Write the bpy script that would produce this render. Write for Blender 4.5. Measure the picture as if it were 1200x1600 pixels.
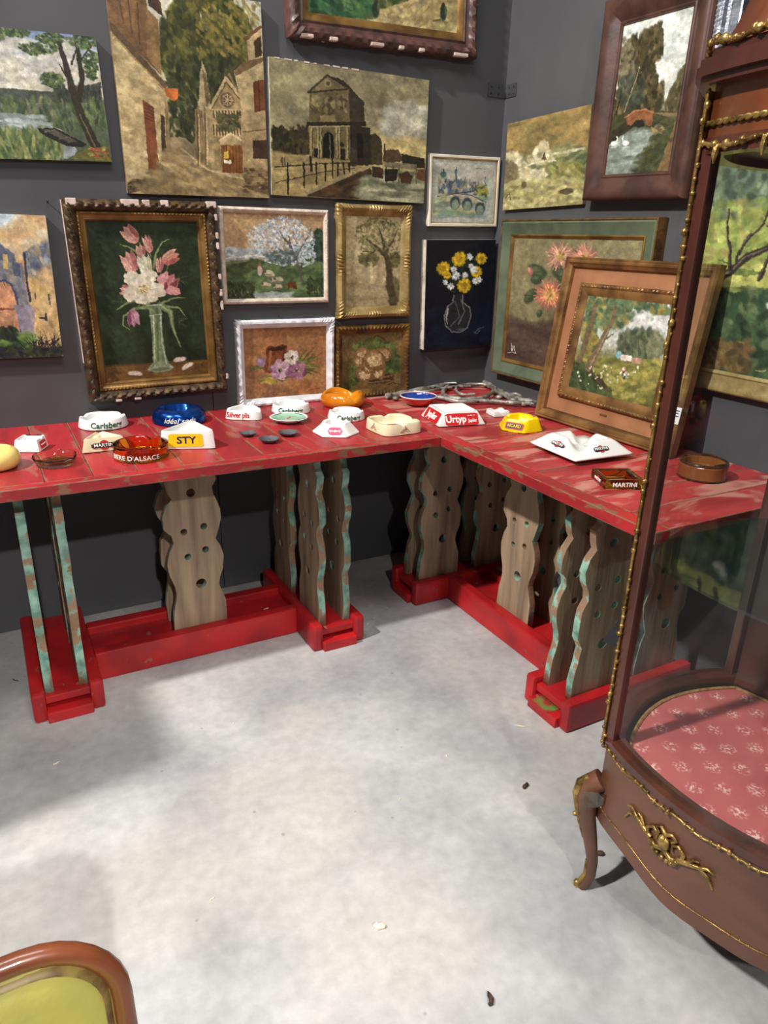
import bpy, bmesh, math, random
import numpy as np
from mathutils import Vector, Matrix
random.seed(7); RNG = np.random.default_rng(7)
PI = math.pi
for o in list(bpy.data.objects): bpy.data.objects.remove(o)
SC = bpy.context.scene; COL = SC.collection

# ------------------------------------------------------------------ camera, world, lights, exposure
FPX, YAW, PITCH, ROLL = 1122.3765, 0.50648532, 0.36698458, 0.02610108
CAM = np.array([-1.9246, -2.5845, 1.35])
def cam_axes():
    ca, sa, cb, sb, cc, sc = math.cos(YAW), math.sin(YAW), math.cos(PITCH), math.sin(PITCH), math.cos(ROLL), math.sin(ROLL)
    fwd = np.array([sa*cb, ca*cb, -sb]); right = np.array([ca, -sa, 0.0]); up = np.cross(right, fwd)
    return cc*right+sc*up, -sc*right+cc*up, fwd
AX_R, AX_U, AX_F = cam_axes()
cd = bpy.data.cameras.new('camera'); cam = bpy.data.objects.new('camera', cd); COL.objects.link(cam)
cd.sensor_fit = 'VERTICAL'; cd.sensor_height = 32.0; cd.sensor_width = 24.0; cd.lens = 32.0*FPX/1600.0
cd.clip_start = 0.02
mw = Matrix.Identity(4)
for i in range(3):
    mw[i][0] = AX_R[i]; mw[i][1] = AX_U[i]; mw[i][2] = -AX_F[i]; mw[i][3] = CAM[i]
cam.matrix_world = mw
SC.camera = cam

wd = bpy.data.worlds.new('world'); SC.world = wd; wd.use_nodes = True
bgn = wd.node_tree.nodes['Background']; bgn.inputs[0].default_value = (0.86, 0.93, 1.0, 1); bgn.inputs[1].default_value = 0.13

def lamp(name, kind, loc, energy, color, size, aim=None, **kw):
    l = bpy.data.lights.new(name, kind); l.energy = energy; l.color = color
    if kind == 'AREA': l.shape = 'RECTANGLE'; l.size = size[0]; l.size_y = size[1]
    else: l.shadow_soft_size = size
    for k, v in kw.items(): setattr(l, k, v)
    o = bpy.data.objects.new(name, l); COL.objects.link(o); o.location = loc
    if aim is not None: o.rotation_euler = (Vector(aim)-Vector(loc)).to_track_quat('-Z', 'Y').to_euler()
    return o
lamp('gallery_spot_side', 'SPOT', (-5.3, -1.45, 5.2), 1900, (1.0, 0.95, 0.89), 0.11, (-0.9, -1.1, 0.6), spot_size=1.2, spot_blend=0.5)
lamp('gallery_spot_front', 'SPOT', (-2.06, -5.0, 3.3), 170, (1.0, 0.96, 0.9), 0.05, (-0.9, -0.2, 1.2), spot_size=1.5, spot_blend=0.5)
lamp('gallery_spot_floor', 'SPOT', (-2.0, -5.0, 3.3), 500, (1.0, 0.96, 0.9), 0.04, (-2.1, -1.45, 0.0), spot_size=0.58, spot_blend=0.75)
lamp('ceiling_panel', 'AREA', (-1.7, -1.7, 3.7), 48, (1.0, 0.98, 0.95), (1.6, 0.5), (-1.3, -1.0, 0))
vs = SC.view_settings; vs.view_transform = 'Standard'; vs.look = 'None'; vs.exposure = 0.0; vs.gamma = 1.0; vs.use_curve_mapping = False

# ------------------------------------------------------------------ pixel helpers (1200 x 1600 photograph -> a ray)
def ray(x, y): return AX_R*(x-600)/FPX - AX_U*(y-800)/FPX + AX_F
def hit(x, y, ax, val):
    d = ray(x, y); return CAM + d*((val-CAM[ax])/d[ax])
def depth_of(p): return float((np.array(p)-CAM) @ AX_F)

# ------------------------------------------------------------------ generic helpers
def srgb(c):
    c = np.asarray(c, float)/255.0
    return np.where(c <= .04045, c/12.92, ((c+.055)/1.055)**2.4)
def col4(c): r = srgb(c); return (float(r[0]), float(r[1]), float(r[2]), 1.0)
MATS = {}
def mat(name, c1, c2=None, scale=8.0, rough=0.5, metal=0.0, bump=0.0, bscale=60.0, stretch=(1, 1, 1), detail=6, lo=0.4, hi=0.62, spec=0.5, c3=None, s3=3.0, t3=0.6, coat=0.0, var=0.0, dist=0.0, w3=0.04):
    """principled surface whose colour mixes c1/c2 by noise, with c3 showing in worn patches"""
    m = bpy.data.materials.new(name); m.use_nodes = True; nt = m.node_tree; N = nt.nodes; L = nt.links
    b = N['Principled BSDF']; b.inputs['Roughness'].default_value = rough; b.inputs['Metallic'].default_value = metal
    b.inputs['Specular IOR Level'].default_value = spec; b.inputs['Coat Weight'].default_value = coat
    tc = N.new('ShaderNodeTexCoord'); mp = N.new('ShaderNodeMapping'); mp.inputs['Scale'].default_value = stretch
    L.new(tc.outputs['Object'], mp.inputs['Vector'])
    vec = mp.outputs['Vector']
    if var:
        oi = N.new('ShaderNodeObjectInfo'); vm = N.new('ShaderNodeVectorMath'); vm.operation = 'ADD'
        sm = N.new('ShaderNodeMath'); sm.operation = 'MULTIPLY'; sm.inputs[1].default_value = 37.0
        L.new(oi.outputs['Random'], sm.inputs[0]); L.new(vec, vm.inputs[0]); L.new(sm.outputs[0], vm.inputs[1]); vec = vm.outputs[0]
    def noise(s, det, d=0.0):
        n = N.new('ShaderNodeTexNoise'); n.inputs['Scale'].default_value = s; n.inputs['Detail'].default_value = det; n.inputs['Distortion'].default_value = d
        L.new(vec, n.inputs['Vector']); return n.outputs['Fac']
    def ramp(fac, a, bb):
        r = N.new('ShaderNodeMapRange'); r.inputs[1].default_value = a; r.inputs[2].default_value = bb; L.new(fac, r.inputs[0]); return r.outputs[0]
    def mix(fac, a, bb):
        x = N.new('ShaderNodeMix'); x.data_type = 'RGBA'
        L.new(fac, x.inputs[0])
        for s, v in ((x.inputs[6], a), (x.inputs[7], bb)):
            if hasattr(v, 'links'): L.new(v, s)
            else: s.default_value = v
        return x.outputs[2]
    out = col4(c1)
    if c2 is not None: out = mix(ramp(noise(scale, detail, dist), lo, hi), col4(c1), col4(c2))
    if c3 is not None: out = mix(ramp(noise(s3, 8, dist), t3, t3+w3), out, col4(c3))
    if hasattr(out, 'links'): L.new(out, b.inputs['Base Color'])
    else: b.inputs['Base Color'].default_value = out
    if bump:
        bn = N.new('ShaderNodeBump'); bn.inputs['Strength'].default_value = bump; bn.inputs['Distance'].default_value = 0.004
        L.new(noise(bscale, 5, dist), bn.inputs['Height']); L.new(bn.outputs[0], b.inputs['Normal'])
    MATS[name] = m; return m
def glassmat(name, color, rough=0.03, ior=1.45):
    m = bpy.data.materials.new(name); m.use_nodes = True; b = m.node_tree.nodes['Principled BSDF']
    b.inputs['Base Color'].default_value = col4(color); b.inputs['Roughness'].default_value = rough
    b.inputs['Transmission Weight'].default_value = 1.0; b.inputs['IOR'].default_value = ior
    MATS[name] = m; return m
def panemat(name, tint=(245, 250, 250), base=0.03, edge=0.55):
    m = bpy.data.materials.new(name); m.use_nodes = True; nt = m.node_tree; N = nt.nodes; L = nt.links; N.clear()
    o = N.new('ShaderNodeOutputMaterial'); tr = N.new('ShaderNodeBsdfTransparent'); gl = N.new('ShaderNodeBsdfGlossy'); gl.inputs['Roughness'].default_value = 0.02
    tr.inputs[0].default_value = col4(tint); mx = N.new('ShaderNodeMixShader'); lw = N.new('ShaderNodeLayerWeight'); lw.inputs[0].default_value = 0.5
    pw = N.new('ShaderNodeMath'); pw.operation = 'POWER'; pw.inputs[1].default_value = 4.0; L.new(lw.outputs['Facing'], pw.inputs[0])
    ml = N.new('ShaderNodeMath'); ml.operation = 'MULTIPLY_ADD'; ml.inputs[1].default_value = edge; ml.inputs[2].default_value = base; L.new(pw.outputs[0], ml.inputs[0])
    L.new(ml.outputs[0], mx.inputs[0]); L.new(tr.outputs[0], mx.inputs[1]); L.new(gl.outputs[0], mx.inputs[2]); L.new(mx.outputs[0], o.inputs[0])
    MATS[name] = m; return m

def link(o, parent=None):
    COL.objects.link(o)
    if parent is not None: o.parent = parent
    return o
def tag(o, label, cat=None, group=None, kind=None):
    if label: o['label'] = label
    if cat: o['category'] = cat
    if group: o['group'] = group
    if kind: o['kind'] = kind
    return o
def thing(name, label, cat, matrix=None, group=None):
    o = bpy.data.objects.new(name, None); o.empty_display_size = 0.05; link(o)
    if matrix is not None: o.matrix_world = matrix
    return tag(o, label, cat, group)
def mobj(name, V, F, m, parent=None, smooth=False, sharp=None):
    me = bpy.data.meshes.new(name); me.from_pydata([tuple(map(float, v)) for v in V], [], [tuple(f) for f in F])
    bm = bmesh.new(); bm.from_mesh(me); bmesh.ops.recalc_face_normals(bm, faces=bm.faces); bm.to_mesh(me); bm.free()
    for x in (m if isinstance(m, (list, tuple)) else [m]): me.materials.append(MATS[x])
    if smooth:
        me.polygons.foreach_set('use_smooth', [True]*len(me.polygons))
        if sharp: me.set_sharp_from_angle(angle=math.radians(sharp))
    return link(bpy.data.objects.new(name, me), parent)
class MB:
    """collects shapes into one mesh"""
    def __init__(s): s.V = []; s.F = []
    def add(s, V, F):
        n = len(s.V); s.V += [tuple(map(float, v)) for v in V]; s.F += [tuple(i+n for i in f) for f in F]; return s
    def box(s, lo, hi, bev=0.0):
        bm = bmesh.new(); bmesh.ops.create_cube(bm, size=1.0)
        for v in bm.verts: v.co = Vector([(lo[i]+hi[i])/2+v.co[i]*(hi[i]-lo[i]) for i in range(3)])
        if bev: bmesh.ops.bevel(bm, geom=bm.edges[:], offset=bev, segments=2, profile=0.6, affect='EDGES')
        bm.verts.index_update(); s.add([v.co[:] for v in bm.verts], [[v.index for v in f.verts] for f in bm.faces]); bm.free(); return s
    def tube(s, pts, rad, n=8, closed=False, flat=1.0):
        pts = [Vector(p) for p in pts]; m = len(pts); rad = rad if isinstance(rad, (list, tuple, np.ndarray)) else [rad]*m
        V = []; F = []; prev = None
        for i, p in enumerate(pts):
            a = pts[i-1] if (i > 0 or closed) else p; b = pts[(i+1) % m] if (i < m-1 or closed) else p
            t = (b-a).normalized()
            if prev is None: u = t.orthogonal().normalized()
            else:
                u = prev-t*prev.dot(t); u = u.normalized() if u.length > 1e-6 else t.orthogonal().normalized()
            prev = u; w = t.cross(u)
            for k in range(n):
                an = 2*PI*k/n; V.append(p+(u*math.cos(an)+w*math.sin(an)*flat)*rad[i])
        for i in range(m if closed else m-1):
            j = (i+1) % m
            for k in range(n): F.append((i*n+k, i*n+(k+1) % n, j*n+(k+1) % n, j*n+k))
        if not closed: F.append(tuple(range(n-1, -1, -1))); F.append(tuple((m-1)*n+k for k in range(n)))
        return s.add(V, F)
    def ball(s, c, r, sub=1, sc=(1, 1, 1)):
        bm = bmesh.new(); bmesh.ops.create_icosphere(bm, subdivisions=sub, radius=1.0)
        bm.verts.index_update(); s.add([(c[0]+v.co.x*r*sc[0], c[1]+v.co.y*r*sc[1], c[2]+v.co.z*r*sc[2]) for v in bm.verts], [[v.index for v in f.verts] for f in bm.faces]); bm.free(); return s
    def prism(s, pts, z0, z1):
        n = len(pts); V = [(x, y, z0) for x, y in pts]+[(x, y, z1) for x, y in pts]
        F = [tuple(range(n-1, -1, -1)), tuple(range(n, 2*n))]+[(i, (i+1) % n, n+(i+1) % n, n+i) for i in range(n)]
        return s.add(V, F)
    def build(s, name, m, parent=None, smooth=False, sharp=40): return mobj(name, s.V, s.F, m, parent, smooth, sharp)
def copy_obj(o, parent=None, mw=None):
    c = o.copy(); COL.objects.link(c); c.parent = parent
    if mw is not None: c.matrix_local = mw
    return c

# text as real, very thin lettering
def text_mesh(s, size, bold=0.0, shear=0.0, extrude=0.0003, spacing=1.0):
    cu = bpy.data.curves.new('lettering', 'FONT'); cu.body = s; cu.size = size; cu.align_x = 'CENTER'; cu.align_y = 'CENTER'
    cu.offset = bold*size; cu.shear = shear; cu.extrude = extrude; cu.space_character = spacing; cu.resolution_u = 3
    o = bpy.data.objects.new('lettering', cu); COL.objects.link(o)
    dg = bpy.context.evaluated_depsgraph_get(); me = bpy.data.meshes.new_from_object(o.evaluated_get(dg))
    bpy.data.objects.remove(o); bpy.data.curves.remove(cu); me.name = 'lettering'; return me
def put_text(parent, s, size, m, fn, sx=1.0, name='lettering', **kw):
    """fn maps (x, y, out) on the label to the thing's local space"""
    me = text_mesh(s, size, **kw)
    for v in me.vertices: v.co = Vector(fn(v.co.x*sx, v.co.y, v.co.z+0.0004))
    me.materials.clear(); me.materials.append(MATS[m])
    return link(bpy.data.objects.new(name, me), parent)
def flat_fn(phi, dist, z, tilt=0.0):
    o = Vector((math.cos(phi)*dist, math.sin(phi)*dist, z)); X = Vector((-math.sin(phi), math.cos(phi), 0))
    Y = Vector((-math.cos(phi)*math.sin(tilt), -math.sin(phi)*math.sin(tilt), math.cos(tilt))); Nn = X.cross(Y)
    return lambda x, y, d: o+X*x+Y*y+Nn*d
def round_fn(phi, rfun, z):
    def fn(x, y, d):
        r = rfun(z+y)+d; a = phi+x/r; return (math.cos(a)*r, math.sin(a)*r, z+y)
    return fn
def put_panel(parent, w, h, m, fn, name='label_panel', out=0.0006, n=10, r=0.2, thick=0.0006):
    """thin label following fn"""
    pts = []
    rr = r*min(w, h)
    for cx, cy, a0 in ((w/2-rr, h/2-rr, 0), (-w/2+rr, h/2-rr, 90), (-w/2+rr, -h/2+rr, 180), (w/2-rr, -h/2+rr, 270)):
        for k in range(5): a = math.radians(a0+k*22.5); pts.append((cx+rr*math.cos(a), cy+rr*math.sin(a)))
    xs = np.linspace(-w/2, w/2, n+1)
    V = []; F = []
    for x in xs:
        ax = abs(x)-(w/2-rr); hh = h/2-(rr-math.sqrt(max(rr*rr-ax*ax, 0)) if ax > 0 else 0)
        for y in (-hh, hh):
            V.append(fn(x, y, out-thick)); V.append(fn(x, y, out))
    for i in range(n):
        a = i*4; b = a+4
        F += [(a+1, b+1, b+3, a+3), (a, a+2, b+2, b), (a, b, b+1, a+1), (a+2, a+3, b+3, b+2)]
    F += [(0, 1, 3, 2), (n*4, n*4+2, n*4+3, n*4+1)]
    return mobj(name, V, F, m, parent)

# ------------------------------------------------------------------ materials
mat('wall_paint', (81, 81, 84), (73, 73, 77), scale=2.2, rough=0.62, bump=0.05, bscale=180, spec=0.3)
mat('concrete', (182, 182, 182), (152, 152, 154), scale=3.2, rough=0.55, bump=0.10, bscale=140, c3=(186, 181, 174), s3=1.9, t3=0.5, w3=0.25, detail=12, lo=0.36, hi=0.68, spec=0.35, dist=0.25)
mat('red_top', (170, 42, 48), (134, 33, 39), scale=8, rough=0.4, bump=0.3, bscale=70, stretch=(1, 0.3, 1), c3=(152, 84, 74), s3=16, t3=0.57, w3=0.06, var=1, dist=0.8)
mat('red_top_worn', (184, 58, 60), (146, 38, 44), scale=8, rough=0.42, bump=0.3, bscale=70, stretch=(1, 0.3, 1), c3=(190, 126, 114), s3=12, t3=0.53, w3=0.08, var=1, dist=0.8)
mat('seam_wood', (128, 94, 72), (150, 50, 48), scale=30, rough=0.6, bump=0.3, bscale=80, lo=0.5, hi=0.56)
mat('red_worn', (180, 40, 44), (140, 32, 38), scale=9, rough=0.45, bump=0.35, bscale=60, stretch=(0.5, 1, 1), c3=(128, 88, 66), s3=34, t3=0.56, w3=0.06, var=1, dist=0.5)
mat('red_frame', (186, 30, 34), (146, 24, 30), scale=6, rough=0.42, bump=0.2, bscale=50, c3=(150, 84, 68), s3=30, t3=0.68, w3=0.02, var=1)
mat('raw_wood', (168, 144, 118), (122, 101, 80), scale=16, rough=0.7, bump=0.3, bscale=60, stretch=(1.6, 1.6, 0.14), c3=(94, 150, 136), s3=7, t3=0.68, w3=0.05, var=1, dist=0.4, lo=0.36, hi=0.66)
mat('teal_edge', (146, 184, 166), (92, 132, 120), scale=22, rough=0.6, bump=0.5, bscale=70, c3=(146, 116, 90), s3=15, t3=0.49, w3=0.05, var=1)
mat('tape_green', (96, 130, 60), (150, 50, 40), scale=30, rough=0.6)
mat('steel_grey', (78, 79, 83), (70, 70, 74), rough=0.45, metal=0.3)
mat('screw', (60, 60, 63), rough=0.4, metal=0.6)
mat('ceramic_white', (238, 238, 236), (230, 231, 230), scale=3, rough=0.16, coat=0.3)
mat('ceramic_cream', (234, 224, 190), (226, 214, 178), scale=5, rough=0.18, coat=0.3)
mat('ceramic_butter', (238, 214, 128), (228, 200, 112), scale=5, rough=0.2, coat=0.3)
mat('ceramic_orange', (216, 136, 22), (186, 104, 12), scale=7, rough=0.14, coat=0.5)
mat('blue_metal', (20, 74, 160), (10, 52, 130), scale=5, rough=0.2, metal=0.75)
mat('plastic_yellow', (246, 214, 0), (238, 200, 0), scale=4, rough=0.35)
mat('plastic_red', (206, 34, 40), (190, 28, 36), scale=4, rough=0.35)
mat('enamel_blue', (24, 58, 140), (18, 46, 118), scale=5, rough=0.15, coat=0.4)
mat('enamel_red', (206, 44, 34), (184, 34, 30), scale=6, rough=0.2, coat=0.4)
mat('mint', (160, 206, 178), (140, 190, 160), scale=9, rough=0.2, coat=0.3)
mat('pewter', (112, 112, 116), (70, 70, 76), scale=14, rough=0.35, metal=0.3, bump=0.2, bscale=120)
glassmat('amber_glass', (240, 158, 40)); glassmat('clear_glass', (250, 248, 226)); glassmat('brown_glass', (196, 140, 66)); glassmat('yellow_glass', (246, 214, 60))
mat('brown_glaze', (136, 84, 44), (112, 64, 32), scale=10, rough=0.14, coat=0.5, stretch=(1, 1, 0.05))
mat('brown_glaze_dark', (70, 40, 24), (54, 30, 18), scale=10, rough=0.16, coat=0.5)
mat('ink_green', (20, 84, 52), rough=0.5); mat('ink_red', (196, 30, 40), rough=0.5); mat('ink_black', (22, 22, 24), rough=0.5)
mat('ink_white', (245, 245, 242), rough=0.5); mat('ink_navy', (26, 30, 84), rough=0.5); mat('ink_pink', (226, 70, 110), rough=0.5)
mat('ink_yellow', (244, 196, 10), rough=0.5); mat('ink_gold', (232, 196, 90), rough=0.5); mat('ink_sepia', (130, 60, 40), rough=0.6)
mat('silver_paint', (186, 182, 172), (116, 112, 104), scale=26, rough=0.42, metal=0.4, bump=0.6, bscale=90, c3=(70, 66, 62), s3=40, t3=0.6)
mat('gilt_brown', (146, 108, 62), (98, 68, 38), scale=12, rough=0.4, metal=0.35, bump=0.15, bscale=90)
mat('gilt', (156, 120, 66), (112, 82, 42), scale=12, rough=0.36, metal=0.55, bump=0.15, bscale=90)
mat('gilt_bright', (184, 150, 88), (140, 108, 56), scale=14, rough=0.38, metal=0.5, bump=0.15, bscale=90)
mat('gilt_pale', (178, 154, 102), (140, 116, 68), scale=16, rough=0.45, metal=0.4, bump=0.2, bscale=110)
mat('gilt_dark', (124, 90, 44), (80, 56, 28), scale=20, rough=0.45, metal=0.4, bump=0.3, bscale=100)
mat('bronze_carve', (92, 70, 46), (52, 38, 26), scale=36, rough=0.5, metal=0.3, bump=0.4, bscale=120)
mat('plaster', (216, 198, 188), (188, 164, 154), scale=30, rough=0.8)
mat('white_paint', (222, 222, 226), (200, 202, 208), scale=20, rough=0.5, bump=0.2, bscale=80)
mat('ivory_paint', (214, 200, 184), (188, 170, 152), scale=40, rough=0.55, bump=0.3, bscale=120)
mat('ivory_slip', (226, 220, 204), (206, 198, 180), scale=10, rough=0.5)
mat('mahogany', (84, 44, 34), (60, 30, 24), scale=10, rough=0.32, stretch=(1, 1, 0.3), bump=0.08, bscale=60, coat=0.2)
mat('mahogany_frame', (84, 56, 48), (60, 39, 34), scale=14, rough=0.36, bump=0.1, bscale=50, coat=0.15)
mat('rosewood', (92, 62, 55), (62, 44, 41), scale=18, rough=0.4, c3=(206, 180, 160), s3=30, t3=0.7, w3=0.02, bump=0.2)
mat('green_frame', (92, 104, 82), (74, 88, 70), scale=14, rough=0.5, bump=0.12, bscale=60)
mat('suede', (160, 110, 74), (142, 94, 62), scale=8, rough=0.85, bump=0.1, bscale=200)
mat('canvas_edge', (214, 208, 192), (178, 168, 148), scale=20, rough=0.8)
mat('canvas_edge_dark', (120, 102, 78), (90, 74, 56), scale=20, rough=0.8)
mat('silver_leaf', (182, 186, 196), (120, 124, 134), scale=30, rough=0.28, metal=0.8, bump=0.3, bscale=80)
mat('mirror_dark', (60, 64, 70), rough=0.1, metal=0.7)
mat('veneer', (124, 68, 36), (86, 44, 24), scale=7, rough=0.3, stretch=(1, 1, 0.35), bump=0.04, coat=0.3, dist=0.8)
mat('veneer_dull', (104, 66, 48), (86, 54, 40), scale=7, rough=0.42, stretch=(1, 0.4, 1), bump=0.05, coat=0.1, dist=0.8)
mat('ormolu', (176, 144, 84), (104, 80, 40), scale=40, rough=0.34, metal=0.7, bump=0.3, bscale=140)
mat('leather_green', (182, 174, 82), (150, 142, 74), scale=14, rough=0.55, bump=0.1, bscale=120, c3=(118, 98, 52), s3=9, t3=0.54, w3=0.16, lo=.3, hi=.7)
mat('leather_edge', (140, 120, 62), (92, 66, 36), scale=40, lo=.4, hi=.6, rough=0.5)
mat('chair_wood', (132, 70, 38), (88, 44, 26), scale=9, rough=0.36, stretch=(1, 1, 0.3), coat=0.4)
mat('chip_pale', (226, 216, 190), (200, 186, 150), rough=0.8); mat('chip_dark', (84, 58, 40), (50, 36, 28), scale=90, rough=0.8)
mat('paper', (240, 240, 236), rough=0.7); mat('tag_black', (34, 34, 40), rough=0.5)
mat('braid', (168, 120, 70), (130, 88, 48), scale=90, rough=0.8, bump=0.4, bscale=200)
panemat('pane'); panemat('shelf_pane', tint=(222, 238, 232), base=0.04, edge=0.4)
panemat('tape_film', tint=(226, 216, 200), base=0.10, edge=0.5)
def concrete_detail():
    nt = MATS['concrete'].node_tree; N = nt.nodes; L = nt.links; b = N['Principled BSDF']; old = b.inputs['Base Color'].links[0].from_socket
    tc = N.new('ShaderNodeTexCoord')
    def nz(s, d): n = N.new('ShaderNodeTexNoise'); n.inputs['Scale'].default_value = s; n.inputs['Detail'].default_value = d; L.new(tc.outputs['Object'], n.inputs['Vector']); return n.outputs['Fac']
    def rng(f, a, c, lo, hi): r = N.new('ShaderNodeMapRange'); r.inputs[1].default_value = a; r.inputs[2].default_value = c; r.inputs[3].default_value = lo; r.inputs[4].default_value = hi; L.new(f, r.inputs[0]); return r.outputs[0]
    def mul(a, f): x = N.new('ShaderNodeVectorMath'); x.operation = 'SCALE'; L.new(a, x.inputs[0]); L.new(f, x.inputs['Scale']); return x.outputs[0]
    c = mul(old, rng(nz(34, 8), .3, .7, .90, 1.08)); c = mul(c, rng(nz(9, 6), .3, .7, .93, 1.06))
    v = N.new('ShaderNodeTexVoronoi'); v.inputs['Scale'].default_value = 9; v.inputs['Randomness'].default_value = 1; L.new(tc.outputs['Object'], v.inputs['Vector'])
    c = mul(c, rng(v.outputs['Distance'], .03, .05, .72, 1.0)); L.new(c, b.inputs['Base Color'])
concrete_detail()
def damask():
    m = mat('damask', (186, 92, 92), (172, 80, 82), scale=6, rough=0.7); nt = m.node_tree; N = nt.nodes; L = nt.links; b = N['Principled BSDF']
    old = b.inputs['Base Color'].links[0].from_socket
    tc = N.new('ShaderNodeTexCoord'); mp = N.new('ShaderNodeMapping'); mp.inputs['Rotation'].default_value = (0, 0, 0.5); L.new(tc.outputs['Object'], mp.inputs[0])
    v = N.new('ShaderNodeTexVoronoi'); v.voronoi_dimensions = '2D'; v.inputs['Scale'].default_value = 17; v.inputs['Randomness'].default_value = 0.12; L.new(mp.outputs[0], v.inputs['Vector'])
    n = N.new('ShaderNodeTexNoise'); n.inputs['Scale'].default_value = 190; n.inputs['Detail'].default_value = 3; L.new(mp.outputs[0], n.inputs['Vector'])
    r1 = N.new('ShaderNodeMapRange'); r1.inputs[1].default_value = 0.34; r1.inputs[2].default_value = 0.12; L.new(v.outputs['Distance'], r1.inputs[0])
    r2 = N.new('ShaderNodeMapRange'); r2.inputs[1].default_value = 0.5; r2.inputs[2].default_value = 0.58; L.new(n.outputs['Fac'], r2.inputs[0])
    mu = N.new('ShaderNodeMath'); mu.operation = 'MULTIPLY'; L.new(r1.outputs[0], mu.inputs[0]); L.new(r2.outputs[0], mu.inputs[1])
    x = N.new('ShaderNodeMix'); x.data_type = 'RGBA'; L.new(mu.outputs[0], x.inputs[0]); L.new(old, x.inputs[6]); x.inputs[7].default_value = col4((232, 178, 170)); L.new(x.outputs[2], b.inputs['Base Color'])
damask()

# ------------------------------------------------------------------ the setting
tag(MB().box((-7, -8, -0.1), (0.2, 0.2, 0)).build('floor', 'concrete'), 'pale grey mottled concrete floor', kind='structure')
wb = MB().box((-7, 0.012, 0), (0.2, 0.1, 3.4)).build('wall_back', 'wall_paint'); tag(wb, 'dark grey panelled wall hung with paintings', kind='structure')
wr = MB().box((0.012, -6.2, 0), (0.1, 0.0, 3.4)).build('wall_right', 'wall_paint'); tag(wr, 'dark grey panelled side wall with paintings', kind='structure')
G = 0.0012
for i in range(6):
    x1 = -1.22*i; x0 = max(x1-1.22, -7)
    MB().box((x0+G, 0, 0.004), (x1-G if i else 0.012, 0.013, 3.4), 0.001).build('panel', 'wall_paint', wb)
for i in range(5):
    y1 = -1.16*i; y0 = y1-1.16
    MB().box((0, y0+G, 0.004), (0.013, y1-G if i else 0.0, 3.4), 0.001).build('panel', 'wall_paint', wr)
tag(MB().box((-2.86, -1.10, 0), (-2.80, 0.012, 1.66), 0.004).build('added_shade_panel', 'wall_paint'), 'low dark grey panel added out of view beyond the table end to shade the floor', kind='structure')  # invented blocker outside the view, sized to cast the dark area on the floor
# corner bracket
hb = thing('corner_bracket', 'small grey metal corner bracket screwed across the wall corner', 'bracket', Matrix.Translation((0, 0, 1.86)))
b_ = MB().box((-0.084, -0.003, 0), (0, 0.0, 0.045)); b_.box((-0.003, -0.07, 0), (0, 0, 0.045)); b_.build('plate', 'steel_grey', hb)
for (x, y) in ((-0.07, 0), (-0.035, 0), (0, -0.055), (0, -0.028)):
    for z in (0.011, 0.034):
        c = (x, -0.003, z) if y == 0 else (-0.003, y, z)
        MB().ball(c, 0.0045, 1, (1, 0.5, 1) if y == 0 else (0.5, 1, 1)).build('screw', 'screw', hb, smooth=True)
for px, py, wh in ((74, 316, 'beside the top corner of the tulip frame'), (435, 494, 'between the blossom picture and the anemones')):
    p = hit(px, py, 1, 0)
    if True:
        nb = MB().tube([(p[0], 0.002, p[2]), (p[0], -0.012, p[2]+0.003)], 0.0018, 6).ball((p[0], -0.012, p[2]+0.003), 0.0032).build('nail', 'screw')
        tag(nb, 'bare nail '+wh, 'nail', 'nails in the dark back wall')

# ------------------------------------------------------------------ the two red tables
def plank_mesh(seed):
    r = random.Random(seed); H = 0.634
    prof = [(0, .088), (.10, .088), (.155, .086), (.20, .079), (.25, .070), (.29, .073), (.35, .090), (.42, .093), (.48, .083), (.525, .070), (.57, .076), (.62, .092), (.68, .092), (.73, .084), (.775, .066), (.80, .068), (.85, .079), (.868, .074), (.89, .058), (.93, .050), (1, .050)]
    side = []
    for s in (1, -1):
        side.append([(s*(w+r.uniform(-.004, .004)), min(f+(r.uniform(-.008, .008) if 0 < f < 1 else 0), 1)*H) for f, w in prof])
    pts = side[0]+side[1][::-1]
    cu = bpy.data.curves.new('leg_plank', 'CURVE'); cu.dimensions = '2D'; cu.fill_mode = 'BOTH'; cu.extrude = 0.011; cu.bevel_depth = 0.0012; cu.resolution_u = 3
    def spl(ps):
        sp = cu.splines.new('POLY'); sp.points.add(len(ps)-1); sp.use_cyclic_u = True
        for k, (x, y) in enumerate(ps): sp.points[k].co = (x, y, 0, 1)
    spl(pts)
    for hx, hf, hr in ((-.004, .79, .0135), (-.036, .585, .011), (.036, .60, .011), (-.03, .445, .011), (.036, .47, .011), (.012, .28, .0165)):
        hx += r.uniform(-.004, .004); hr *= 1.12; spl([(hx+hr*math.cos(a), hf*H+hr*math.sin(a)) for a in np.linspace(0, 2*PI, 16, endpoint=False)])
    o = bpy.data.objects.new('leg_plank', cu); COL.objects.link(o)
    me = bpy.data.meshes.new_from_object(o.evaluated_get(bpy.context.evaluated_depsgraph_get())); bpy.data.objects.remove(o); bpy.data.curves.remove(cu)
    me.materials.clear(); me.materials.append(MATS['raw_wood']); me.materials.append(MATS['teal_edge'])
    for v in me.vertices: v.co = Vector((v.co.x, v.co.z, v.co.y))
    for p in me.polygons: p.material_index = 0 if abs(p.normal.y) > 0.8 else 1
    me.name = 'leg_plank'; return me
PLANKS = [plank_mesh(s) for s in (1, 5, 9)]
TZ = 0.738
def worn_box(lo, hi, bev, name, m, parent):
    o = MB().box(lo, hi, bev).build(name, [m, 'seam_wood'], parent)
    for q in o.data.polygons:
        if max(abs(c) for c in q.normal) < 0.98: q.material_index = 1
    return o
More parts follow.
